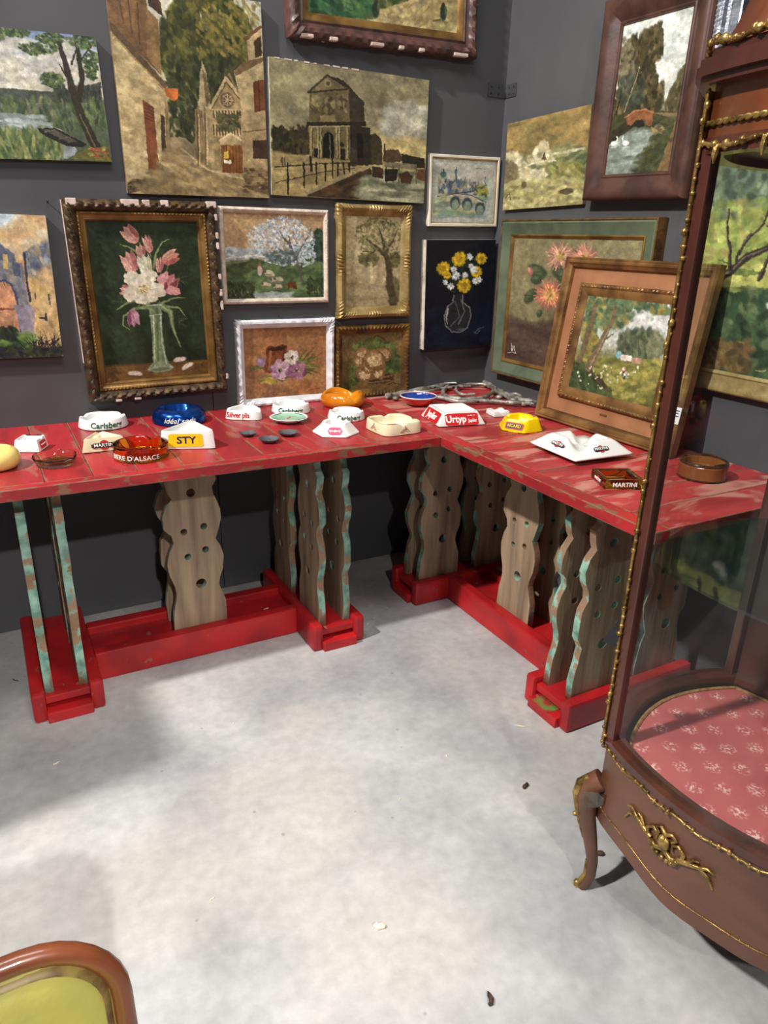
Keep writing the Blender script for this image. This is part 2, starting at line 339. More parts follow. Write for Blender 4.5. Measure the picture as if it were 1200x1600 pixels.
def table(label, M, L, D, strip, seams, f1, f2, mid, top='red_top'):
    t = thing('trestle_table', label, 'table', M, 'red painted trestle tables')
    edge = worn_box((0, -D, TZ-0.031), (L, -D+strip-0.001, TZ), 0.0025, 'edge_board', 'red_worn', t)
    xs = [0]+list(seams)+[L]
    for a, b in zip(xs[:-1], xs[1:]):
        dz = random.uniform(-0.0012, 0.0004)
        worn_box((a+0.0006, -D+strip, TZ-0.026), (b-0.0006, -0.002, TZ+dz), random.uniform(0.0018, 0.0036), 'plank', top, t)
    for xb in (f1, mid, f2):
        MB().box((xb-0.09, -D+0.07, TZ-0.036), (xb+0.09, -0.06, TZ-0.0265), 0.001).build('batten', 'raw_wood', t)
    for k, c in enumerate((f1, f2)):
        brd = MB().box((c-0.062, -0.588, 0.05), (c+0.062, -0.09, 0.074), 0.003).build('foot_board', 'red_frame', t)
        for s in (-1, 1):
            a, b = sorted((c+s*0.060, c+s*0.0985))
            MB().box((a, -0.602, 0.0), (b, -0.085, 0.096), 0.011).build('foot_rail', 'red_frame', brd)
        for yb in (-0.616, -0.14):
            MB().box((c-0.063, yb, 0.0), (c+0.063, yb+0.06, 0.034), 0.004).build('foot_block', 'red_frame', brd)
        for s in (-1, 1):
            for j, yc in enumerate((-0.475, -0.215)):
                o = link(bpy.data.objects.new('leg_plank', PLANKS[(k+j+(s > 0)) % 3]), t); o.location = (c+s*0.047, yc, 0.072); o.rotation_euler = (0, 0, PI/2)
    sb = MB().box((f1+0.09, -0.42, 0.045), (f2-0.09, -0.26, 0.072), 0.003).build('stretcher_board', 'red_frame', t)
    for y0 in (-0.452, -0.272):
        MB().box((f1+0.097, y0, 0.0), (f2-0.097, y0+0.042, 0.099), 0.006).build('stretcher_rail', 'red_frame', sb)
    for j, yc in enumerate((-0.397, -0.285)):
        o = link(bpy.data.objects.new('leg_plank', PLANKS[(j+1) % 3]), t); o.location = (mid, yc, 0.072)
    return t
X0 = -2.2
seamL = [x-X0 for x in (-2.078, -1.96, -1.843, -1.724, -1.611, -1.488, -1.372, -1.25, -1.133, -1.007, -.894, -.775)]
tabL = table('long worn red plank table under the rows of paintings, wavy plank legs', Matrix.Translation((X0, 0, 0)), 1.5425, 0.669, 0.034, seamL, 0.335, 1.21, 0.78)
seamR = [.12, .238, .357, .474, .59, .706, .823, .94, 1.091-.03, 1.211-.03, 1.333-.03, 1.445]
seamR = [.13, .255, .375, .5, .62, .74, .857, .975, 1.091, 1.211, 1.333, 1.447]
tabR = table('worn red plank table along the side wall beside the glass cabinet', Matrix.Rotation(-PI/2, 4, 'Z'), 1.567, 0.655, 0.048, seamR, 0.372, 1.235, 0.815, 'red_top_worn')
MB().box((1.235-0.045, -0.618, 0.034), (1.235+0.03, -0.572, 0.0352)).build('paint_patch', 'tape_green', tabR)

# ------------------------------------------------------------------ ashtrays and small things on the tables
def spot(x0, x1, yb, k=1.0):
    """centre on the tabletop and radius of a thing spanning x0..x1 in the photo whose base front edge shows at yb"""
    f = hit((x0+x1)/2, yb, 2, TZ); d = depth_of(f); R = (x1-x0)/2*d/FPX
    v = f[:2]-CAM[:2]; v = v/np.linalg.norm(v)
    c = f[:2]+v*R*k
    return (float(c[0]), float(c[1])), float(R), math.atan2(-v[1], -v[0])
def ngon_r(n, p, rot=0.0):
    ks = [rot+2*PI*k/n for k in range(n)]
    def r(a):
        s = sum(max(0.0, math.cos(a-k))**p for k in ks); return s**(-1.0/p)
    m = max(r(a) for a in np.linspace(0, 2*PI, 240))
    return lambda a: r(a)/m
def tray(name, parent, R, prof, shape=None, notches=(), nw=0.12, nd=0.006, m='ceramic_white', N=72, rim=None, sy=1.0, rot=0.0):
    """closed bowl: prof is a list of (radius fraction, height), from the underside round the rim to the well"""
    sh = shape or (lambda a: 1.0); zr = max(z for _, z in prof) if rim is None else rim
    V = []; F = []; n = len(prof)
    for (q, z) in prof:
        for k in range(N):
            a = 2*PI*k/N; w = sh(a); zz = z
            if z > zr*0.75:
                for na in notches:
                    da = (a-na+PI) % (2*PI)-PI; zz -= nd*math.exp(-(da/nw)**2)*min(1, (z-zr*0.75)/(zr*0.2))
            V.append((math.cos(a)*w*q*R, math.sin(a)*w*q*R*sy, zz))
    for i in range(n-1):
        for k in range(N): F.append((i*N+k, i*N+(k+1) % N, (i+1)*N+(k+1) % N, (i+1)*N+k))
    V += [(0, 0, prof[0][1]), (0, 0, prof[-1][1])]; a, b = len(V)-2, len(V)-1
    for k in range(N): F.append((a, (k+1) % N, k)); F.append((b, (n-1)*N+k, (n-1)*N+(k+1) % N))
    return mobj(name, V, F, m, parent, smooth=True, sharp=38)
def put(name, label, c, phi=0.0, group='advertising ashtrays set out on the red tables', cat='ashtray', dz=0.0):
    return thing(name, label, cat, Matrix.Translation((c[0], c[1], TZ+dz)) @ Matrix.Rotation(phi, 4, 'Z'), group)
def squiggle(parent, w, a, m, fn):
    n = 40; return MB().tube([fn(-w/2+w*k/n, a*math.sin(k*1.15)*(0.6+0.4*math.sin(k*0.37)), 0.0) for k in range(n+1)], a*0.28, 5).build('illegible_print', m, parent)
def face_fn(phi, shape, R, h, top, z, wall=None):
    """label plane lying on the flat side of a tray made with P_bowl"""
    k = shape(phi)*R; rho = 1-(1-(top+.02))*((z-.005)/(.93*h-.005)); tilt = math.atan2((1-(top+.02))*k, .93*h-.005)
    return flat_fn(phi, k*rho, z, tilt)
def P_bowl(h, top=0.9, wall=0.12, well=0.45, base=1.0):
    return [(base*0.9, 0.0), (base, 0.002), (base*1.0, 0.005), (top+0.02, h*0.93), (top, h), (top-wall*0.5, h*1.0), (top-wall, h*0.93), (top-wall-0.05, h*0.45), (top-wall-0.14, h*0.3), (0.2, h*0.27)]
# local +x of each tray points to the camera

def script_ashtray(c, R, phi, label, turn=0.0):
    t = put('round_ashtray', label, c, phi); h = R*0.41
    tray('bowl', t, R, P_bowl(h, 0.9, 0.12), notches=(PI*0.5+.5, PI*1.17+.5, PI*1.83+.5), nd=h*0.22, nw=0.16)
    fn = round_fn(turn, lambda z: R*(1.0-0.1*max(0, z-0.005)/(h*0.95))+0.0006, h*0.5)
    put_text(t, 'Carlsberg', R*0.31, 'ink_green', fn, bold=0.022, shear=0.12, sx=1.08)
    mb = MB(); q = [fn(x, -R*0.15+0.02*R*math.sin(x/R*5), 0.0005) for x in np.linspace(-R*0.45, R*0.2, 14)]
    mb.tube(q, 0.0008, 5).build('flourish', 'ink_green', t)
    return t
c, R, ph = spot(125, 201, 673.5); script_ashtray(c, R, ph, 'white round ashtray with green script behind the cream triangular one', 0.12)
c, R, ph = spot(424, 486, 649); script_ashtray(c, R, ph, 'white round ashtray with green script behind the small mint dish', -0.05)
c, R, ph = spot(511, 571, 660); script_ashtray(c, R, ph, 'white round ashtray with green script in front of the orange pot', 0.15)

# butter-yellow ring tray, partly out of frame
c, R, ph = spot(-42, 34, 741)
t = put('ring_ashtray', 'butter yellow rounded ring ashtray beside the clear glass one', c, ph)
h = R*0.85; tray('bowl', t, R, [(0.7, 0), (0.86, h*.08), (0.97, h*.28), (1, h*.5), (0.95, h*.75), (0.8, h*.95), (0.66, h), (0.55, h*.93), (0.5, h*.75), (0.48, h*.4), (0.3, h*.32)], m='ceramic_butter')
# small white square tray with red and navy print
c, R, ph = spot(23, 78, 709)
t = put('square_ashtray', 'small white square ashtray with red side panel and navy back rim', c, ph-0.4)
sq = ngon_r(4, 22); h = R*0.7
tray('bowl', t, R, P_bowl(h, 0.84, 0.12), shape=sq, m='ceramic_white', notches=(PI/2+.1,), nd=h*.15)
fn = face_fn(PI/2, sq, R, h, .84, h*.5); put_panel(t, R*0.85, h*0.6, 'ink_red', fn, out=0.0012); squiggle(t, R*0.6, R*0.05, 'ink_white', lambda x, y, d: fn(x, y, d+0.0015))
fn = flat_fn(PI, R*0.555, h*1.0, PI/2); put_panel(t, R*0.9, R*0.12, 'ink_navy', fn, out=0.001); put_panel(t, R*0.4, R*0.12, 'ink_red', flat_fn(PI, R*0.555, h*1.0, PI/2), out=0.0016)
# clear glass dish with yellow base
c, R, ph = spot(55, 122, 734)
t = put('glass_ashtray', 'clear glass round dish with yellow tinted base', c, ph); h = R*0.46
tray('bowl', t, R, [(0.8, 0), (0.86, 0.003), (1, h*.9), (0.97, h), (0.9, h*.9), (0.76, 0.008), (0.2, 0.007)], notches=(1.0, 3.1, 5.2), nd=h*.2, m='clear_glass')
tray('tinted_base', t, R*0.7, [(0.9, 0.0075), (1.0, 0.0085), (0.95, 0.0115), (0.3, 0.0105)], m='yellow_glass', N=40)
# cream triangular Martini
c, R, ph = spot(127, 197, 706, 0.6); R *= 1.1
t = put('triangular_ashtray', 'cream triangular ashtray with red disc and black name bar', c, ph+0.12); h = R*0.56
tri = ngon_r(3, 16); tray('bowl', t, R, P_bowl(h, 0.84, 0.14), shape=tri, m='ceramic_cream', notches=(PI,), nd=h*.2)
fn = face_fn(0.0, tri, R, h, .84, h*.48); pf = lambda k: (lambda x, y, d: fn(x, y, d+k))
put_panel(t, h*0.72, h*0.72, 'ink_red', pf(0.001), r=0.5, name='red_disc'); put_panel(t, R*1.0, h*0.34, 'ink_black', pf(0.0018)); put_text(t, 'MARTINI', h*0.34, 'ink_white', pf(0.0022), sx=1.1, bold=0.01)
# amber glass
c, R, ph = spot(179, 267, 725)
t = put('amber_ashtray', 'dark amber glass round ashtray lettered in white', c, ph); h = R*0.54
tray('bowl', t, R, [(0.94, 0), (0.98, 0.003), (1, h*.3), (0.97, h*.6), (0.98, h*.95), (0.94, h), (0.85, h), (0.78, h*.86), (0.72, h*.3), (0.3, h*.26)], notches=(0.6, 2.7, 4.8), nd=h*.2, nw=.14, m='amber_glass')
put_text(t, "BIERE D'ALSACE", R*0.23, 'ink_white', round_fn(-0.3, lambda z: R*0.995, h*0.34), sx=1.15, bold=0.005)
# blue metal
c, R, ph = spot(239, 324, 667.5)
t = put('blue_ashtray', 'shiny metallic blue domed round ashtray with slanted white script', c, ph); h = R*0.54
tray('bowl', t, R, [(0.95, 0), (1, 0.003), (1, h*.25), (0.95, h*.62), (0.82, h*.92), (0.66, h), (0.58, h*.96), (0.52, h*.75), (0.45, h*.45), (0.2, h*.4)], notches=(0.3, 2.4, 4.5), nd=h*.2, nw=.16, m='blue_metal')
put_text(t, 'idéal soda', R*0.27, 'ink_white', round_fn(0.0, lambda z: R*(1.003 if z < h*.3 else 1.003-.13*(z-h*.3)/h), h*.40), shear=0.35, sx=1.1)
# white triangular STY
c, R, ph = spot(254, 340, 702, 0.62); R *= 1.12
t = put('triangular_ashtray', 'white rounded triangular ashtray with yellow panels and navy letters', c, ph-0.12); h = R*0.6
tri2 = ngon_r(3, 7); tray('bowl', t, R, P_bowl(h, 0.92, 0.1), shape=tri2, m='ceramic_white')
rr = tri2(0.0)*R
fn0 = flat_fn(0.0, rr*0.985, h*0.5, 0.08)
def bend(k, f0, a0):
    def f(x, y, d):
        a = a0+math.atan2(x, rr); w = tri2(a)*R*(1-0.08*(h*0.5+y)/h)+d+k; return (math.cos(a)*w, math.sin(a)*w, h*0.5+y)
    return f
put_panel(t, R*1.1, h*0.7, 'ink_yellow', bend(0.0014, fn0, -0.05), n=16, r=.08); put_text(t, 'STY', h*0.52, 'ink_navy', bend(0.0022, fn0, -0.05), bold=0.02, sx=1.15)
put_panel(t, R*1.1, h*0.7, 'ink_yellow', bend(0.0014, fn0, 2*PI/3-.05), n=16, r=.08); put_text(t, 'STY', h*0.52, 'ink_navy', bend(0.0022, fn0, 2*PI/3-.05), bold=0.02, sx=1.15)
# white 'Silver pils'
c, R, ph = spot(353, 414, 659)
t = put('round_ashtray', 'white wavy-rimmed ashtray with red blackletter-style words', c, ph-0.2); h = R*0.52
tr3 = ngon_r(3, 2.2); tray('bowl', t, R*1.04, P_bowl(h, 0.92, 0.13), shape=tr3, notches=(PI/3, PI, 5*PI/3), nd=h*.25, nw=.2)
put_text(t, 'Silver pils', R*0.36, 'ink_red', lambda x, y, d: (lambda a: (math.cos(a)*(tr3(a)*R*1.04*(1-.08*(h*.5+y)/h)+d+.0012), math.sin(a)*(tr3(a)*R*1.04*(1-.08*(h*.5+y)/h)+d+.0012), h*.5+y))(-0.25+x/(R*0.95)), bold=0.02)
# three dark metal dishes
for (x0, x1, yb, lab, n, p, kx) in ((372.5, 403, 685, 'tiny dark metal dish with square bent-up rim', 4, 5, 0.4), (403, 438, 695.5, 'tiny dark metal dish with five-lobed rim', 5, 6, 0.0), (434, 466.5, 684.5, 'tiny dark metal round dish with a dividing ridge', 8, 3, 0.2)):
    c, R, ph = spot(x0, x1, yb); t = put('metal_dish', lab, c, ph+kx, 'tiny dark metal dishes between the ashtrays', 'dish'); h = R*0.38
    tray('bowl', t, R, [(0.5, 0), (0.6, 0.001), (0.9, h*.7), (1.0, h), (0.96, h*1.02), (0.8, h*.7), (0.55, h*.25), (0.2, h*.2)], shape=ngon_r(n, p), notches=(0, PI), nd=h*.15, m='pewter', N=48)
    MB().tube([(-R*.5, 0, h*.32), (0, 0, h*.42), (R*.5, 0, h*.32)], R*.07, 6).build('ridge', 'pewter', t, smooth=True)
# mint dish
c, R, ph = spot(421, 482, 666)
t = put('mint_dish', 'small round mint green dish with white rim', c, ph, None, 'dish'); h = R*0.26
b = tray('plate', t, R, [(0.5, 0), (0.55, 0.002), (0.8, h*.5), (1, h), (0.97, h*1.08), (0.8, h*.75), (0.7, h*.5)], m='ceramic_white', N=56)
tray('glazed_well', t, R*0.88, [(0.9, h*.7), (1.0, h*.98), (0.98, h*1.0), (0.8, h*.74), (0.3, h*.6)], m='mint', N=48)
for a0 in (0.4, 2.0, 3.6, 5.2): MB().tube([(R*.84*math.cos(a0+k*.12), R*.84*math.sin(a0+k*.12), h*.985) for k in range(7)], 0.0013, 5).build('rim_stroke', 'ink_green', t)
MB().tube([(-R*.3+x*R*.6, R*.1*math.sin(x*7), h*.72) for x in np.linspace(0, 1, 12)], 0.0012, 5).build('scribble', 'ink_red', t)
# orange pot with three scooped lobes
c, R, ph = spot(497, 574, 638, 0.5); R *= 0.95
t = put('orange_pot', 'glossy orange ceramic ashtray with three swooping rim lobes', c, ph); h = R*0.66
V = []; F = []; NN = 72
prof = [(0.72, 0), (0.82, 0.003), (0.97, h*.3), (1.0, h*.5), (0.93, h*.8), (0.86, h*.84), (0.8, h*.78), (0.74, h*.4), (0.3, h*.3)]
for q, z in prof:
    for k in range(NN):
        a = 2*PI*k/NN; lob = abs(math.sin(1.5*(a-0.55))); up = (lob**0.7-0.6)*0.42*h
        wz = max(0.0, min(1.0, (z/h-0.35)/0.45)); pull = 1-0.10*wz*(lob)
        V.append((math.cos(a)*q*R*pull, math.sin(a)*q*R*pull, z+up*wz))
for i in range(len(prof)-1):
    for k in range(NN): F.append((i*NN+k, i*NN+(k+1) % NN, (i+1)*NN+(k+1) % NN, (i+1)*NN+k))
F.append(tuple(range(NN))); F.append(tuple((len(prof)-1)*NN+k for k in range(NN)))
mobj('bowl', V, F, 'ceramic_orange', t, smooth=True, sharp=60)
# white faceted tray with pink badge
c, R, ph = spot(488, 561.5, 683, 0.75)
t = put('faceted_ashtray', 'white faceted pyramid-sided ashtray with pink badge', c, ph-0.05); h = R*0.5
hx = ngon_r(6, 40); tray('bowl', t, R*1.02, P_bowl(h, 0.62, 0.12), shape=hx, notches=(PI/6+.01, PI*.5+PI/3, PI*1.5), nd=h*.2, nw=.2, N=96)
fn = face_fn(0.0, hx, R*1.02, h, .62, h*.5); pf = lambda k: (lambda x, y, d: fn(x, y, d+k))
put_panel(t, R*0.62, h*0.72, 'ink_pink', pf(0.001), r=0.5); squiggle(t, R*0.48, R*0.06, 'ink_white', pf(0.0016))
# cream rounded square tray
c, R, ph = spot(570, 658, 680.5, 0.8)
t = put('cream_ashtray', 'large cream rounded square ashtray with little sketched emblems', c, ph+0.55); h = R*0.4
sq2 = ngon_r(4, 5); tray('bowl', t, R*1.02, P_bowl(h, 0.95, 0.12), shape=sq2, m='ceramic_cream', notches=(PI/2-.1, PI-.1, PI*1.5-.1, -.1), nd=h*.2, nw=.12)
for fa in (0.0, -PI/2):
    rr2 = sq2(fa)*R*1.0; fn = flat_fn(fa, rr2, h*.45, 0.04); mb = MB()
    for q in ([(-.2, -.08), (-.1, .02), (0, .1), (.1, .02), (.2, -.08)], [(-.12, -.08), (0, .03), (.12, -.08)], [(0, .1), (0, .17)]): mb.tube([fn(x*R, y*R, 0.0015) for x, y in q], 0.0008, 5)
    mb.build('emblem', 'ink_sepia', t)
tray('scorched_well', t, R*0.6, [(0.2, h*.268), (1.0, h*.268), (1.0, h*.285), (0.2, h*.29)], shape=sq2, m='ink_sepia', N=40)
# red enamel bowl, blue inside
c, R, ph = spot(624, 682, 639)
t = put('enamel_bowl', 'small tilted bowl, red outside and blue inside', c, ph+0.3, None, 'bowl'); h = R*0.52
tray('bowl', t, R, [(0.42, 0), (0.5, 0.002), (0.7, h*.25), (0.9, h*.65), (1, h), (0.985, h*1.01)][0:6]+[(0.95, h*.96), (0.85, h*.6), (0.6, h*.22), (0.2, h*.16)], m='enamel_red')
tray('blue_lining', t, R*0.955, [(0.3, h*.17), (0.62, h*.24), (0.89, h*.62), (0.985, h*.965), (0.975, h*.985), (0.87, h*.64), (0.6, h*.27), (0.2, h*.2)], m='enamel_blue')
MB().tube([(R*math.cos(a), R*math.sin(a), h*1.0) for a in np.linspace(0, 2*PI, 48, endpoint=False)], R*.03, 6, closed=True).build('white_rim', 'ceramic_white', t, smooth=True)
# Jupiler Urtyp
c, R, ph = spot(652, 761, 664.5, 0.62)
t = put('beer_ashtray', 'big white square sloping ashtray with red lettered panels', c, ph+0.42); h = R*0.38
sq3 = ngon_r(4, 40, 0); tray('bowl', t, R*1.0, P_bowl(h, 0.74, 0.1), shape=sq3, notches=(PI,), nd=h*.05, N=96)
til = math.atan2(R*.26*.707, h)
for fa, w, words in ((0.0, 1.02, None), (-PI/2, 1.02, 'Jupiler')):
    fn = face_fn(fa, sq3, R, h, .74, h*.48); pf = lambda k, fn=fn: (lambda x, y, d: fn(x, y, d+k))
    put_panel(t, R*w, h*0.92, 'plastic_red', pf(0.0008), r=0.08)
    if words: put_text(t, words, h*0.72, 'ink_white', pf(0.0014), bold=0.025, sx=0.92)
    else:
        put_text(t, 'Urtyp', h*0.74, 'ink_white', lambda x, y, d, fn=fn: fn(x-R*.18, y, d+.0014), bold=0.03, sx=0.95)
        put_text(t, 'Jupiler', h*0.36, 'ink_white', lambda x, y, d, fn=fn: fn(x+R*.33, y-h*.14, d+.0014), bold=0.02, sx=0.75)
        squiggle(t, R*0.22, h*0.05, 'ink_white', lambda x, y, d, fn=fn: fn(x+R*.3, y+h*.26, d+.0014))
# small white square tray
c, R, ph = spot(758, 797, 651.5, 0.75)
t = put('square_ashtray', 'tiny white square ashtray with red corner print beside the yellow one', c, ph+0.5); h = R*0.42
tray('bowl', t, R, P_bowl(h, 0.93, 0.14), shape=ngon_r(4, 26), notches=(0, PI), nd=h*.25, nw=.3)
put_panel(t, R*.5, R*.12, 'ink_red', flat_fn(PI, R*.6, h*1.01, PI/2), out=0.001); put_panel(t, R*.4, R*.10, 'ink_red', flat_fn(PI/2, R*.6, h*1.01, PI/2), out=0.001)
# yellow Ricard
c, R, ph = spot(777, 848, 675.5, 0.75)
t = put('yellow_ashtray', 'bright yellow faceted ashtray by the leaning picture', c, ph+0.18); h = R*0.53
hx2 = ngon_r(6, 40, PI/6); tray('bowl', t, R*1.02, P_bowl(h, 0.78, 0.13), shape=hx2, notches=(0.0, 2*PI/3, 4*PI/3), nd=h*.28, nw=.18, m='plastic_yellow', N=96)
for k in range(6):
    a = PI/6+k*PI/3
    MB().box((R*.8, -R*.22, 0), (R*.9, R*.22, h*.12), 0.001).build('foot_lip', 'plastic_yellow', t).matrix_local = Matrix.Rotation(a, 4, 'Z')
til = math.atan2(R*.2*.87, h)
for fa in (-PI/6, PI/6+PI/3):
    fn = face_fn(fa, hx2, R*1.02, h, .78, h*.5); pf = lambda k, fn=fn: (lambda x, y, d: fn(x, y, d+k))
    put_panel(t, R*.82, h*.58, 'ink_red', pf(0.0008), r=0.05); put_panel(t, R*.72, h*.42, 'ink_black', pf(0.0014), r=0.05); put_text(t, 'RICARD', h*.36, 'ink_yellow', pf(0.0018), bold=0.02, sx=0.9)
# white Martini star dish
c, R, ph = spot(822, 986, 722, 0.66)
t = put('pyramid_ashtray', 'large white pyramid-shaped ashtray with scooped corners', c, ph-0.06); h = R*0.36
V = []; F = []; NN = 96; sq4 = ngon_r(4, 60, PI/4)
prof = [(0.62, 0), (0.7, 0.002), (0.97, h*.24), (1.0, h*.30), (0.98, h*.35), (0.9, h*.46), (0.78, h*.66), (0.66, h*.88), (0.58, h*.98), (0.52, h*1.0), (0.46, h*.93), (0.36, h*.7), (0.24, h*.52), (0.08, h*.46)]
for q, z in prof:
    for k in range(NN):
        a = 2*PI*k/NN; w = sq4(a); cn = abs(math.cos(2*a)); cn = cn**1.6 if math.cos(2*a) > 0 else 0.0      # 1 on the corners, 0 on the faces
        zz = z
        if z > h*.36: zz = min(z, h*.36+(z-h*.36)*(1-0.8*cn)) if q < .97 else z
        V.append((math.cos(a)*w*q*R, math.sin(a)*w*q*R, zz))
for i in range(len(prof)-1):
    for k in range(NN): F.append((i*NN+k, i*NN+(k+1) % NN, (i+1)*NN+(k+1) % NN, (i+1)*NN+k))
F.append(tuple(range(NN))); F.append(tuple((len(prof)-1)*NN+k for k in range(NN)))
mobj('bowl', V, F, 'ceramic_white', t, smooth=True, sharp=170)
for fa in (PI/4, -PI/4):
    fn = flat_fn(fa, R*.707*.80, h*.64, math.atan2(.24*.707*R, h*.42)); pf = lambda k, fn=fn: (lambda x, y, d: fn(x, y, d+k))
    put_panel(t, R*.15, R*.15, 'ink_red', pf(0.002), r=0.5, name='red_disc'); put_panel(t, R*.36, R*.085, 'ink_black', pf(0.0026)); put_text(t, 'MARTINI', R*.085, 'ink_white', pf(0.003), bold=0.01, sx=0.95)
# brown glass square Martini
c, R, ph = spot(919, 1005, 763, 0.62)
t = put('square_glass_ashtray', 'square smoky brown glass ashtray with white letters', c, ph+0.42); h = R*0.36
tray('bowl', t, R*1.02, [(0.97, 0), (1, 0.003), (1.0, h*.9), (0.97, h), (0.8, h), (0.7, h*.9), (0.6, h*.4), (0.2, h*.34)], shape=sq3, m='brown_glass', N=96)
fn = flat_fn(0.0, R*.722, h*.5, 0); put_text(t, 'MARTINI', h*.62, 'ink_white', lambda x, y, d: fn(x, y, d+.0008), bold=0.02, sx=1.05)
fn2 = flat_fn(-PI/2, R*.722, h*.5, 0); put_panel(t, h*.7, h*.7, 'ink_red', lambda x, y, d: fn2(x, y, d+.0006), r=.5, name='red_disc'); put_text(t, 'MARTINI', h*.42, 'ink_white', lambda x, y, d: fn2(x, y, d+.0016), bold=0.02)
# brown round tray
c, R, ph = spot(1056, 1131, 755)
t = put('brown_ashtray', 'brown glazed round ashtray with dark rim behind the cabinet glass', c, ph); h = R*0.78
tray('bowl', t, R, [(0.93, 0), (1, 0.004), (1.0, h*.78), (0.95, h*.86), (0.9, h*.9), (0.82, h*.86), (0.76, h*.5), (0.2, h*.42)], m='brown_glaze')
MB().tube([(R*.93*math.cos(a), R*.93*math.sin(a), h*.88) for a in np.linspace(0, 2*PI, 48, endpoint=False)], R*.07, 8, closed=True).build('rim', 'brown_glaze_dark', t, smooth=True)
for a in (0.5, 2.6, 4.7): MB().tube([(R*.9*math.cos(a+k*.09), R*.9*math.sin(a+k*.09), h*(.95+.05*math.sin(k/8*PI))) for k in range(9)], R*.05, 6).build('cigarette_rest', 'brown_glaze_dark', t, smooth=True)
tray('foot_ring', t, R*1.012, [(0.9, 0.001), (1, 0.003), (1, h*.12), (0.98, h*.14), (0.9, h*.14)], m='brown_glaze_dark', N=48)
# grey scroll bracket lying in the corner
def on_top(px, py, z=0.0155): p = hit(px, py, 2, TZ+z); return (float(p[0]), float(p[1]), TZ+z)
t = thing('scroll_bracket', 'worn silver cast metal scroll bracket lying flat in the table corner', 'bracket', Matrix.Identity(4))
t.location = on_top(730, 615, 0); t.matrix_world = Matrix.Translation(t.location); off = Vector(t.location)
def poly_px(pts, n=6):
    P3 = [Vector(on_top(*p))-off for p in pts]; out = []
    for i in range(len(P3)-1):
        p0, p1, p2, p3 = P3[max(i-1, 0)], P3[i], P3[i+1], P3[min(i+2, len(P3)-1)]
        for k in range(n):
            s = k/n; out.append(0.5*((2*p1)+(-p0+p2)*s+(2*p0-5*p1+4*p2-p3)*s*s+(-p0+3*p1-3*p2+p3)*s**3))
    out.append(P3[-1]); return out
def rail(name, pts, r0, r1=None):
    q = poly_px(pts); m = len(q); rr = [(r0+(r1 or r0-0)*0+((r1-r0)*i/m if r1 else 0))*(1+0.16*math.sin(i*1.3)) for i in range(m)]
    return MB().tube(q, rr, 8, flat=0.8).build(name, 'silver_paint', t, smooth=True, sharp=60)
rail('bar', [(604, 619), (627, 615), (662, 608), (702, 601), (737, 597), (747, 593)], 0.012)
rail('bar', [(746, 592), (765, 602), (790, 616), (815, 625), (838, 630)], 0.012)
rail('bar', [(838, 630), (800, 629), (760, 626), (720, 627), (690, 621), (668, 617)], 0.009)
rail('scroll', [(700, 602), (692, 612), (700, 620), (725, 623), (755, 621), (770, 612), (765, 603), (745, 600), (720, 602), (712, 609), (722, 616), (742, 616)], 0.009, 0.006)
rail('scroll', [(640, 611), (665, 612), (690, 607), (715, 604), (735, 603)], 0.008, 0.006)
rail('scroll', [(770, 610), (785, 616), (800, 624), (815, 622), (808, 616), (795, 616)], 0.008, 0.006)
for p_, r_ in (((744, 594), .02), ((818, 629), .017), ((834, 630), .018), ((618, 620), .014), ((607, 618), .015), ((780, 618), .014)):
    v = Vector(on_top(*p_))-off; MB().ball((v.x, v.y, r_*.7), r_, 2, (1, 1, .7)).build('knob', 'silver_paint', t, smooth=True)
pp = Vector(on_top(703, 602))-off
pt = MB().box((-.028, -.011, .024), (.028, .011, .0252)).build('price_label', 'paper', t); pt.matrix_local = Matrix.Translation((pp.x, pp.y, 0.002)) @ Matrix.Rotation(-0.35, 4, 'Z')

